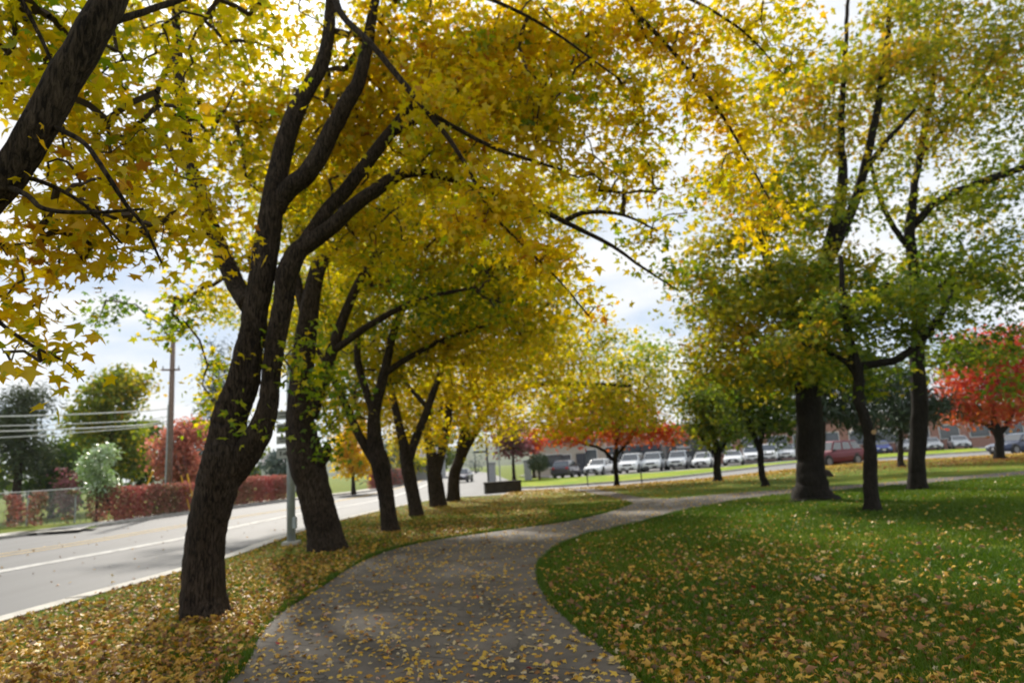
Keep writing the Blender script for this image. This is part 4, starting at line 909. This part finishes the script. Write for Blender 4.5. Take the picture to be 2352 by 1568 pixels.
# ------------------------------------------------------------------ buildings
def house(name, label, x0, x1, y, depth, h, wall, roof_h, wins, doors=(), gable='x', cat='house', over=.4, flat=False, chimney=None):
    o = tag(empty(name, ((x0 + x1) / 2, y, 0)), label, cat, 'buildings')
    cx, cy_ = (x0 + x1) / 2, y + depth / 2
    MB().box((cx, cy_, h / 2 - .1), (x1 - x0, depth, h + .2)).build('wall', M[wall], o, world_space=True)
    mb = MB()
    if flat:
        mb.box((cx, cy_, h + .2), (x1 - x0 + .5, depth + .5, .4)); 
    else:
        if gable == 'x': a = [(x0 - over, y - over), (x1 + over, y - over), (x1 + over, y + depth + over), (x0 - over, y + depth + over)]; r0, r1 = (x0 - over, cy_), (x1 + over, cy_)
        else: a = [(x0 - over, y + depth + over), (x0 - over, y - over), (x1 + over, y - over), (x1 + over, y + depth + over)]; r0, r1 = (cx, y + depth + over), (cx, y - over)
        for dz in (0, .16):
            vs = [(*p, h + .02 + dz) for p in a] + [(*r0, h + roof_h + dz), (*r1, h + roof_h + dz)]
            if gable == 'x': fs = [(0, 1, 5, 4), (2, 3, 4, 5), (0, 4, 3), (1, 2, 5), (3, 2, 1, 0)]
            else: fs = [(0, 1, 5, 4), (2, 3, 4, 5), (1, 2, 5), (3, 0, 4), (3, 2, 1, 0)]
            if dz: mb.add(vs, fs)
    mb.build('roof', M['roof'], o, world_space=True)
    if not flat and gable == 'y':
        MB().add([(x0, y - .004, h), (x1, y - .004, h), (cx, y - .004, h + roof_h * .92), (x0, y + .1, h), (x1, y + .1, h), (cx, y + .1, h + roof_h * .92)], [(0, 1, 2), (5, 4, 3), (0, 2, 5, 3), (1, 4, 5, 2)]).build('gable', M[wall], o, world_space=True)
    for (wx, wz, ww, wh) in wins:
        f = MB().box((wx, y - .03, wz), (ww + .16, .08, wh + .16)).build('window', M['trim'], o, world_space=True)
        pn = MB().box((wx, y - .075, wz), (ww, .02, wh)).build('pane', M['pane'], f)
    for (dx, dw, dh) in doors: MB().box((dx, y - .03, dh / 2), (dw, .08, dh)).build('door', M['dark_door'], o, world_space=True)
    return o
def xat(u, d): return P(u, 1050, d)[0]
def zat(u, v, d): return P(u, v, d)[2]
d = 74
house('beige_house', 'beige stuccoed single storey house behind the orange red tree', xat(1228, d), xat(1392, d), d, 9, 3.1, 'stucco', 1.9,
      [(xat(1366 - 8, d), zat(1358, 1049, d), 1.2, 1.5), (xat(1268, d), zat(1268, 1058, d), 2.1, 1.3), (xat(1300, d), zat(1300, 1058, d), 1.0, 1.3)], [(xat(1334, d), 1.0, 2.1)], 'y')
d = 80
wn_ = [(xat(u, d), 1.9, 2.2, 1.5) for u in (1412, 1450, 1540, 1600, 1660, 1730, 1790, 1850, 1910, 1980, 2050, 2120, 2190, 2260, 2340, 2420)]
house('brick_building', 'long low red brick building with a flat roof behind the parked cars', xat(1396, d), xat(2750, d), d, 18, 4.3, 'brick', 0, wn_, [(xat(1500, d), 3.0, 2.6), (xat(2010, d), 2.0, 2.4)], flat=True, cat='building')
d = 70
cb_ = tag(empty('storage_container', (xat(1582, d), d, 0)), 'dark grey storage container parked before the brick wall', 'container')
MB().box((xat(1582, d), d + 1.2, 1.45), (4.4, 2.4, 2.7)).build('body', M['dark_steel'], cb_, bevel=.03, world_space=True)
MB().box((xat(1572, d), d - .03, 2.05), (1.4, .02, .28)).build('sign_plate', M['grey_stone'], cb_, world_space=True)
mb = MB()
for k in range(14): mb.box((xat(1582, d) - 2.0 + k * .31, d - .02, 1.0), (.10, .04, 1.5))
mb.build('corrugation', M['dark_steel'], cb_, world_space=True)
d = 78
house('white_house', 'white gabled house glimpsed between the forked maple stems', xat(600, d), xat(690, d), d, 7, 2.9, 'white_wall', 1.6, [(xat(632, d), 1.7, 1.1, 1.1), (xat(665, d), 1.7, 1.1, 1.1)], gable='x')
d = 112
house('grey_house', 'small grey house left of the road end', xat(930, d), xat(1010, d), d, 8, 3.0, 'grey_stone', 1.8, [(xat(955, d), 1.8, 1.2, 1.2), (xat(985, d), 1.8, 1.2, 1.2)], gable='x')
d = 60
for u, lab in ((1128, 'grey stone gate pillar left of the purple red tree'), (1210, 'grey stone gate pillar beside the beige house')):
    gp = tag(empty('gate_pillar', (xat(u, d), d, 0)), lab, 'pillar', 'grey gate pillars')
    MB().box((xat(u, d), d, .8), (.62, .62, 1.6)).build('shaft', M['grey_stone'], gp, bevel=.02, world_space=True)
    MB().box((xat(u, d), d, 1.66), (.8, .8, .12)).build('capstone', M['grey_stone'], gp, bevel=.02, world_space=True)
# clipped ball bush and a low bush by the beige house
def bush(name, label, c, r, stem, seed, leaf='needle_dark', tint=.7):
    rg = np.random.default_rng(seed); o = tag(empty(name, (c[0], c[1], 0)), label, 'bush', 'clipped bushes'); n = int(2600 * r * r)
    qd_ = rg.normal(0, 1, (n, 3)); qd_ /= np.linalg.norm(qd_, axis=1)[:, None]; pos = np.array(c) + qd_ * r * rg.uniform(.55, 1.03, (n, 1)) * np.array([1, 1, .85])
    V, T, ta = leaf_field(pos, np.full(n, .12), tint + rg.normal(0, .2, n), 'kite', rg=rg, nrm=qd_ + rg.normal(0, .5, (n, 3)))
    link('foliage', tri_mesh('foliage', V, T, M[leaf], {'tint': ta}), o, True)
    MB().tube([(c[0], c[1], 0), (c[0], c[1], c[2])], [.09, .07], 8).build('stem', M['twig'], o, world_space=True)
d = 58
bush('topiary_bush', 'round dark green topiary ball on a short stem by the beige house', P(1237, 1062, d), .95, .8, 5)
bush('shrub', 'low dark shrub under the beige house window', (xat(1282, 70), 70, .6), .9, .2, 6)

# ------------------------------------------------------------------ cars
def paint(name, c, metal=.3): 
    return plain(name, c, .28, metal, var=.03, scale=2, spec=.5, coat=.6)
PAINT = {'white': paint('white car paint', (.86, .87, .88), 0), 'silver': paint('silver car paint', (.70, .72, .74)), 'grey': paint('grey car paint', (.22, .235, .25)), 'burgundy': plain('burgundy car paint', (.15, .006, .018), .4, .2, var=.03, scale=2, coat=.15),
         'dark': paint('dark plum car paint', (.06, .05, .075)), 'blue': paint('blue car paint', (.045, .09, .40)), 'navy': paint('navy car paint', (.015, .03, .085)), 'red': paint('red car paint', (.45, .02, .03)), 'black': paint('black car paint', (.02, .02, .024))}
M['tyre'] = plain('tyre rubber', (.02, .02, .02), .85); M['rim'] = plain('alloy rim', (.22, .22, .23), .4, .8, var=.05)
M['glass'] = plain('car glass', (.03, .038, .046), .05, spec=1.0, var=.05); M['glass'].node_tree.nodes['Principled BSDF'].inputs['IOR'].default_value = 1.75; M['lamp_clear'] = plain('headlamp lens', (.75, .77, .8), .1, spec=.8); M['lamp_red'] = plain('tail lamp lens', (.45, .02, .02), .2)
M['plate'] = plain('licence plate', (.7, .7, .7), .5); M['trim_black'] = plain('black bumper plastic', (.03, .03, .032), .6)
SPEC = {  # length, half width, ground clearance, belt, roof, hood height, windscreen base/top x, rear glass top/base x
    'sedan': dict(L=4.7, w=.90, belt=.92, roof=1.45, hood=.88, wb=.95, wt=.28, rt=-.95, rb=-1.65, deck=.98, wr=.33),
    'hatch': dict(L=4.2, w=.88, belt=.95, roof=1.52, hood=.92, wb=.98, wt=.35, rt=-1.55, rb=-2.0, deck=1.0, wr=.33),
    'suv': dict(L=4.8, w=.95, belt=1.08, roof=1.75, hood=1.06, wb=1.05, wt=.45, rt=-1.85, rb=-2.25, deck=1.1, wr=.37),
    'pickup': dict(L=5.6, w=.98, belt=1.12, roof=1.85, hood=1.12, wb=1.25, wt=.70, rt=-.75, rb=-.95, deck=1.15, wr=.40)}
PROTO = {}
def make_car(kind):
    s = SPEC[kind]; h = s['L'] / 2; w = s['w']; root = empty('parked_car', (0, 0, 0))
    # lower body: stations along x, each a cross-section
    st = [(-h, .80, .42, s['deck'] * .80), (-h + .06, .92, .30, s['deck'] * .93), (-h + .35, .98, .24, s['deck']), (s['rb'], 1.0, .22, s['belt'] + .02), (s['rb'] + .5, 1.0, .22, s['belt']), (0, 1.0, .21, s['belt'] - .01), (s['wb'] - .3, 1.0, .21, s['belt'] - .02),
          (s['wb'] + .1, .99, .22, s['hood']), (h - .55, .97, .23, s['hood'] - .07), (h - .16, .90, .26, s['hood'] - .17), (h - .03, .80, .32, s['hood'] - .27), (h, .70, .40, s['hood'] - .38)]
    st.sort(key=lambda q_: q_[0]); ring = 12; vs = []; fs = []
    for (x, kw, zb, zt) in st:
        ww = w * kw; hh = zt - zb
        half = [(0, zb), (ww * .80, zb), (ww * .96, zb + hh * .16), (ww, zb + hh * .5), (ww * .975, zb + hh * .80), (ww * .86, zt - .015), (0, zt + .02)]
        prof = half + [(-y, z) for y, z in half[-2:0:-1]]
        vs += [(x, y, z) for y, z in prof]
    for i in range(len(st) - 1):
        for k in range(ring):
            a = i * ring + k; b = i * ring + (k + 1) % ring; fs.append((a, b, b + ring, a + ring))
    fs.append(tuple(range(ring - 1, -1, -1))); fs.append(tuple((len(st) - 1) * ring + k for k in range(ring)))
    # cabin joined to the body
    zb, zr = s['belt'] - .05, s['roof']; y0, y1 = w * .90, w * .70
    cab = [(s['wb'], y0, zb), (s['rb'], y0, zb), (s['rt'], y1, zr - .05), (s['wt'], y1, zr - .04)]
    midx = (s['wt'] + s['rt']) / 2
    n0 = len(vs); vs += [(x, y, z) for x, y, z in cab] + [(x, -y, z) for x, y, z in cab] + [(midx, y1 * .98, zr), (midx, -y1 * .98, zr)]
    fs += [tuple(n0 + k for k in f) for f in [(0, 1, 2, 8, 3), (4, 7, 9, 6, 5), (0, 3, 7, 4), (1, 5, 6, 2), (3, 8, 9, 7), (2, 6, 9, 8)]]
    body = MB().add(vs, fs).build('body', PAINT['white'], root, smooth=False, bevel=.035)
    body.material_slots[0].link = 'OBJECT'; body.material_slots[0].material = PAINT['white']
    def quad(name, pts, mat, off, par=root):
        pts = [np.array(p, float) for p in pts]; nr_ = np.cross(pts[1] - pts[0], pts[2] - pts[0]); nr_ /= np.linalg.norm(nr_)
        n = len(pts); vv = [p + nr_ * off for p in pts] + [p - nr_ * .02 for p in pts]
        return MB().add(vv, [tuple(range(n)), tuple(range(2 * n - 1, n - 1, -1))] + [(k, n + k, n + (k + 1) % n, (k + 1) % n) for k in range(n)]).build(name, mat, par)
    def lerp(a, b, t_): return np.array(a, float) * (1 - t_) + np.array(b, float) * t_
    A, B, C, E = [np.array(c) for c in cab]; m_ = np.array([1, -1, 1])
    for sg in (1, -1):
        sm = np.array([1, sg, 1]); nwin = 2 if kind != 'suv' else 3
        if kind == 'pickup': nwin = 2
        for k in range(nwin):
            t0, t1 = k / nwin + .035, (k + 1) / nwin - .02
            lo0, lo1, hi0, hi1 = lerp(A, B, t0), lerp(A, B, t1), lerp(E, C, t0), lerp(E, C, t1)
            pts = [lerp(lo0, hi0, .16), lerp(lo1, hi1, .16), lerp(lo1, hi1, .88), lerp(lo0, hi0, .88)]
            pts = [p * sm for p in pts]
            quad('side_window', pts if sg > 0 else pts[::-1], M['glass'], .012 if True else 0)
    ws = [lerp(A, E, .14), lerp(A, E, .92), lerp(A * m_, E * m_, .92), lerp(A * m_, E * m_, .14)]; ws = [p * np.array([1, .93, 1]) for p in ws]
    quad('windscreen', ws, M['glass'], .012)
    rw = [lerp(B, C, .2) * [1, .9, 1], lerp(B * m_, C * m_, .2) * [1, .9, 1], lerp(B * m_, C * m_, .88) * [1, .9, 1], lerp(B, C, .88) * [1, .9, 1]]
    quad('rear_window', rw, M['glass'], .012)
    for xw in (h - .88, -h + .95):
        for sg in (1, -1):
            tyre = MB().cyl_y((xw, sg * (w - .10), s['wr']), s['wr'], .23, 22).build('wheel', M['tyre'], root, bevel=.02)
            MB().cyl_y((xw, sg * (w + .005), s['wr']), s['wr'] * .64, .05, 16).build('rim', M['rim'], tyre)
            MB().cyl_y((xw, sg * (w - .055), s['wr'] + .03), s['wr'] + .07, .10, 22).build('wheel_arch', M['trim_black'], root)
    for sg in (1, -1):
        hl = MB().box((h - .10, sg * w * .62, s['hood'] - .27), (.16, w * .30, .13)); hl.build('headlight', M['lamp_clear'], root, bevel=.03)
        MB().box((-h + .05, sg * w * .70, s['deck'] * .86), (.14, w * .26, .17)).build('tail_light', M['lamp_red'], root, bevel=.02)
        MB().box((s['wb'] - .12, sg * (w + .06), s['belt'] + .04), (.12, .20, .13)).build('mirror', M['trim_black'], root, bevel=.03)
    MB().box((h - .03, 0, s['hood'] - .33), (.10, w * .85, .16)).build('grille', M['trim_black'], root, bevel=.02)
    MB().box((h - .03, 0, .42), (.12, w * 1.25, .17)).build('front_bumper', M['trim_black'], root, bevel=.03)
    MB().box((h + .04, 0, .45), (.02, .33, .16)).build('licence_plate', M['plate'], root)
    MB().box((-h + .02, 0, .40), (.10, w * 1.3, .17)).build('rear_bumper', M['trim_black'], root, bevel=.03)
    if kind == 'pickup':
        MB().box(((s['rb'] - h) / 2, 0, s['deck'] + .012), (h + s['rb'] - .35, w * 1.5, .02)).build('truck_bed', M['trim_black'], root)
    return root
used = set()
def kids(o): return [c for c in bpy.data.objects if c.parent == o]
def copy_car(src):
    r = src.copy(); COL.objects.link(r)
    for c in kids(src):
        c2 = c.copy(); COL.objects.link(c2); c2.parent = r
        for g in kids(c):
            g2 = g.copy(); COL.objects.link(g2); g2.parent = c2
    return r
def car(kind, colour, u, v, yaw, label, group='cars in the parking lot', z=-.03, name='parked_car', d=None):
    if kind not in PROTO: PROTO[kind] = make_car(kind); r = PROTO[kind]
    else: r = copy_car(PROTO[kind])
    p = G(u, v, z) if d is None else np.array([P(u, v, d)[0], d, z]); n = np.array([math.cos(yaw), math.sin(yaw), 0]); p = p - (n * SPEC[kind]['L'] / 2 if d is None else 0)
    yaw += .055 * math.sin(u * .7); r.location = p; r.rotation_euler = (0, 0, yaw); r.name = name; tag(r, label, 'car', group)
    for c in kids(r):
        if c.name.startswith('body'): c.material_slots[0].link = 'OBJECT'; c.material_slots[0].material = PAINT[colour]
    return r
R_ = math.radians
YW = R_(-112)
car('hatch', 'dark', 1316, 1094, R_(72), 'dark plum hatchback parked tail out at the left end of the car row')
bpy.context.view_layer.update()
car('sedan', 'white', 1362, 1092, YW, 'white sedan beside the dark plum hatchback')
car('suv', 'white', 1392, 1083, YW, 'white sport utility car half hidden behind the orange red tree trunk', d=None)
car('suv', 'white', 1440, 1087, YW, 'white sport utility car just right of the orange red tree trunk')
car('suv', 'silver', 1492, 1083, YW, 'first silver sport utility car right of the orange red tree')
car('suv', 'silver', 1553, 1078, YW, 'silver sport utility car directly left of the white sedan by the round green tree')
car('sedan', 'red', 1596, 1062, YW, 'red car peeking over the white sedan by the round green tree')
car('sedan', 'white', 1612, 1075, YW, 'white sedan left of the round green tree trunk')
car('sedan', 'white', 1682, 1069, YW, 'white sedan with a dark grille right of the round green tree trunk')
car('suv', 'white', 1726, 1064, YW, 'white sport utility car left of the thin leaning tree')
car('pickup', 'white', 1768, 1060, YW, 'white pickup truck behind the thin leaning trunk')
car('suv', 'silver', 1810, 1057, YW, 'silver sport utility car just left of the massive trunk')
car('sedan', 'blue', 2030, 1042, YW, 'blue sedan right of the crooked trunk')
car('suv', 'black', 2052, 1030, YW, 'black car behind the blue sedan')
car('sedan', 'silver', 2090, 1038, YW, 'silver sedan left of the straight dark trunk')
car('sedan', 'red', 2135, 1015, YW, 'red car in the back row behind the straight trunk')
car('sedan', 'silver', 2150, 1034, YW, 'silver sedan just right of the straight dark trunk')
car('suv', 'white', 2178, 1023, YW, 'white sport utility car in the back row on the right')
car('sedan', 'silver', 2216, 1030, YW, 'silver sedan left of the red maple trunk')
car('suv', 'silver', 2250, 1024, YW, 'silver sport utility car at the right end of the row')
car('sedan', 'white', 2320, 1018, YW, 'white car behind the navy sedan')
car('suv', 'burgundy', 1912, 1063, R_(208), 'burgundy sport utility vehicle driving left along the side street', 'cars on the side street', Z_ROAD, 'moving_car', d=48.5)
car('sedan', 'navy', 2345, 1036, R_(192), 'navy sedan at the right edge of the side street', 'cars on the side street', Z_ROAD, 'moving_car', d=50)
car('sedan', 'dark', 1062, 1104, R_(-98), 'dark car far down the main road', 'cars on the main road', Z_ROAD, 'moving_car', d=74)

# ------------------------------------------------------------------ grass blades and fallen leaves
rg = np.random.default_rng(99)
kx = np.array([p[:2] for p in catmull(kerb_w, 6)]); o_ = np.argsort(kx[:, 1]); kx = kx[o_]
def classify(x, y):
    pth = inside(path_poly, x, y) | inside(branch_poly, x, y)
    rd = x < np.interp(y, kx[:, 1], kx[:, 0]) + .14
    lft = (~pth) & (~rd) & (x < np.interp(y, PL[:60, 1], PL[:60, 0])) & (y < 40)
    return pth, rd, lft
def noise2(x, y, s, seed):
    r2 = np.random.default_rng(seed); v = 0
    for k in range(6):
        a = r2.uniform(0, 6.28); f = s * r2.uniform(.6, 1.8); v = v + np.sin((x * math.cos(a) + y * math.sin(a)) * f + r2.uniform(0, 6.28))
    return v / 6
def view_pts(n, y0, y1, pw=1.6):
    """ground spots spread over what a walker here would see, thinner with distance"""
    y = y0 + (y1 - y0) * rg.uniform(0, 1, n) ** pw; x = y * rg.uniform(-.92, .92, n); return x, y
def on_road_z(x, y): return np.zeros(len(x))
# grass
x, y = view_pts(520000, 3.2, 24, 1.5); pth, rd, lft = classify(x, y); k = ~pth & ~rd; x, y, lft = x[k], y[k], lft[k]
dn = noise2(x, y, 2.2, 3); k = rg.uniform(0, 1, len(x)) < np.where(lft, .35 + .4 * dn, .85 + .4 * dn); x, y, lft, dn = x[k], y[k], lft[k], dn[k]
n = len(x); hgt = rg.uniform(.022, .055, n) * (1 + .25 * dn) * np.where(lft, .75, 1) * (1 + y * .012); wd = .0035 * (1 + y * .16); a = rg.uniform(0, 6.28, n); ln = rg.normal(0, .55, (n, 2)) * hgt[:, None]
b0 = np.column_stack([x, y, np.zeros(n)]); sd = np.column_stack([np.cos(a) * wd, np.sin(a) * wd, np.zeros(n)])
V = np.stack([b0 - sd, b0 + sd, b0 + np.column_stack([ln, hgt * (1 + .45 * noise2(x, y, 5.0, 13))])], 1).reshape(-1, 3); T = np.arange(n * 3).reshape(-1, 3)
tint = np.clip(.42 + .35 * noise2(x, y, .9, 8) + rg.normal(0, .16, n) + .12 * lft, 0, 1)
# taller fringe along the path edges
fr = []
for E, sgn in ((PL, -1), (PR, 1)):
    e = resample(E[:70], 900)[:, :2]; tg = np.gradient(e, axis=0); tg /= np.linalg.norm(tg, axis=1)[:, None]; nn = np.stack([-tg[:, 1], tg[:, 0]], 1)
    for _ in range(26): fr.append(e + nn * (-sgn) * rg.exponential(.05, (len(e), 1)) * 1.0 + rg.normal(0, .015, e.shape) + (nn * (-sgn) * -.01))
fr = np.concatenate(fr); fr = fr[rg.uniform(0, 1, len(fr)) < .45 + .75 * noise2(fr[:, 0], fr[:, 1], 3.0, 41)]; n2 = len(fr); h2 = rg.uniform(.03, .085, n2); a = rg.uniform(0, 6.28, n2); sd = np.column_stack([np.cos(a), np.sin(a), np.zeros(n2)]) * .005
b0 = np.column_stack([fr, np.zeros(n2)]); V2 = np.stack([b0 - sd, b0 + sd, b0 + np.column_stack([rg.normal(0, .02, (n2, 2)), h2])], 1).reshape(-1, 3)
V = np.concatenate([V, V2]); T = np.arange(len(V)).reshape(-1, 3); tint = np.concatenate([np.repeat(tint, 3), np.repeat(np.clip(.35 + rg.normal(0, .15, n2), 0, 1), 3)])
tag(link('grass', tri_mesh('grass', V, T, M['grass'], {'tint': tint})), 'short green turf with longer blades along the path edge', 'grass', kind='stuff')
# fallen leaves
x, y = view_pts(190000, 3.2, 34, 1.55); pth, rd, lft = classify(x, y)
nzv = noise2(x, y, 1.3, 21); nz2 = noise2(x, y, 3.1, 22)
apex = G(1450, 1150); tongue = ((y > PL[59, 1] - .5) & (y < apex[1] + 9) & (x < apex[0] + .4) & ~pth & ~rd).astype(float)
dl = np.where(pth, .185 + .06 * nz2, np.where(lft | (tongue > .02), np.clip(.70 + .60 * nzv + .25 * nz2, .12, 1) * np.where(lft, np.clip(1.25 - (x + 2.2) * .16, .42, 1), .42), np.clip(.31 - .034 * (x - .5) + .24 * nzv + .12 * nz2, .05, .85) * np.where(y > 13, .55, 1) * np.where(y > 20, .6, 1)))
dl = np.where(rd, np.where(x > np.interp(y, kx[:, 1], kx[:, 0]) - .35, np.where(x > np.interp(y, kx[:, 1], kx[:, 0]) - .17, 0.0, .16), .004), dl)
k = rg.uniform(0, 1, len(x)) < dl; x, y, pth, rd, lft = x[k], y[k], pth[k], rd[k], lft[k]; n = len(x)
z = np.where(pth, .012, np.where(rd, Z_ROAD + .02, rg.uniform(.006, .042, n)))
nr = rg.normal(0, .30, (n, 3)); nr[:, 2] = 1; nr[~pth, :2] *= 2.4
fw = rg.normal(0, 1, (n, 3)); fw[:, 2] = 0
tint = np.clip(np.where(lft, .34, np.where(pth, .58, np.clip(.26 + .03 * x, .26, .48))) + .10 * noise2(x, y, 1.7, 31) + rg.normal(0, .23, n), 0, .97); tint[rg.uniform(0, 1, n) < .004] = 1
V, T, ta = leaf_field(np.column_stack([x, y, z]), rg.uniform(.034, .084, n), tint, 'maple', rg=rg, nrm=nr, fwd=fw, curl=1.9)
base_r = G(2298, 1053); nfar = 9000
xr = base_r[0] + rg.normal(0, 6.5, nfar); yr = base_r[1] - 1.5 + rg.normal(0, 3.2, nfar); sn = np.column_stack([side_near[:, 0], side_near[:, 1]])
xa_ = rg.uniform(-1, 34, 16000); ya_ = np.interp(xa_, sn[:, 0], sn[:, 1]) - .3 - rg.exponential(2.6, 16000)
xf = np.concatenate([xr, xa_]); yf = np.concatenate([yr, ya_]); tf = np.concatenate([.16 + rg.normal(0, .06, nfar), .50 + rg.normal(0, .15, 16000)])
ok = yf < np.interp(xf, sn[:, 0], sn[:, 1]) - .25; ok &= ~(inside(path_poly, xf, yf) | inside(branch_poly, xf, yf)); xf, yf, tf = xf[ok], yf[ok], tf[ok]; nf = len(xf)
nrf = rg.normal(0, .3, (nf, 3)); nrf[:, 2] = 1; fwf = rg.normal(0, 1, (nf, 3)); fwf[:, 2] = 0
V3, T3, ta3 = leaf_field(np.column_stack([xf, yf, rg.uniform(.01, .04, nf)]), rg.uniform(.07, .13, nf), tf, 'kite', rg=rg, nrm=nrf, fwd=fwf)
T = np.concatenate([T, T3 + len(V)]); V = np.concatenate([V, V3]); ta = np.concatenate([ta, ta3])
tag(link('fallen_leaves', tri_mesh('fallen_leaves', V, T, M['leaf_fallen'], {'tint': ta})), 'scattered yellow and tan maple leaves lying on path and turf', 'leaf litter', kind='stuff')

print('TREES', sum(s[2] for s in stat), stat)

# ------------------------------------------------------------------ far hills and the air between
hx = np.linspace(-1450, 1450, 240); hv = []; hf = []
for j, (yy, k) in enumerate(((860, 0.0), (940, .55), (1040, 1.0), (1180, .8), (1250, 0.0))):
    for i, x in enumerate(hx):
        zz_ = 30 + 13 * math.sin(x * .004 + 1) + 9 * math.sin(x * .011 + 2.2 + j) + 4 * math.sin(x * .037 + j * 1.3) + 2 * math.sin(x * .09 + j)
        hv.append((x, yy + 18 * math.sin(x * .013 + j), -.3 + k * max(zz_, 4)))
nh = len(hx)
for j in range(4):
    for i in range(nh - 1): a = j * nh + i; hf.append((a, a + 1, a + nh + 1, a + nh))
hm = bpy.data.meshes.new('hills'); hm.from_pydata(hv, [], hf); hm.materials.append(plain('wooded hills', (.07, .085, .04), 1.0, var=.4, scale=.05)); hm.polygons.foreach_set('use_smooth', [True] * len(hm.polygons))
tag(link('hills', hm), kind='structure')
HAZE = 0.0002
hz = MB().box((0, 590, 22.5), (3050, 1440, 47.4)).build('haze', bpy.data.materials.new('thin autumn haze'))
hmt = hz.data.materials[0]; hmt.use_nodes = True; hn, hl_ = hmt.node_tree.nodes, hmt.node_tree.links; hn.clear()
ho = hn.new('ShaderNodeOutputMaterial'); hp = hn.new('ShaderNodeVolumePrincipled'); hp.inputs['Color'].default_value = (.93, .96, 1.0, 1); hp.inputs['Density'].default_value = HAZE; hp.inputs['Anisotropy'].default_value = 0.0
hl_.new(hp.outputs[0], ho.inputs['Volume']); tag(hz, kind='stuff'); cy.volume_bounces = 1
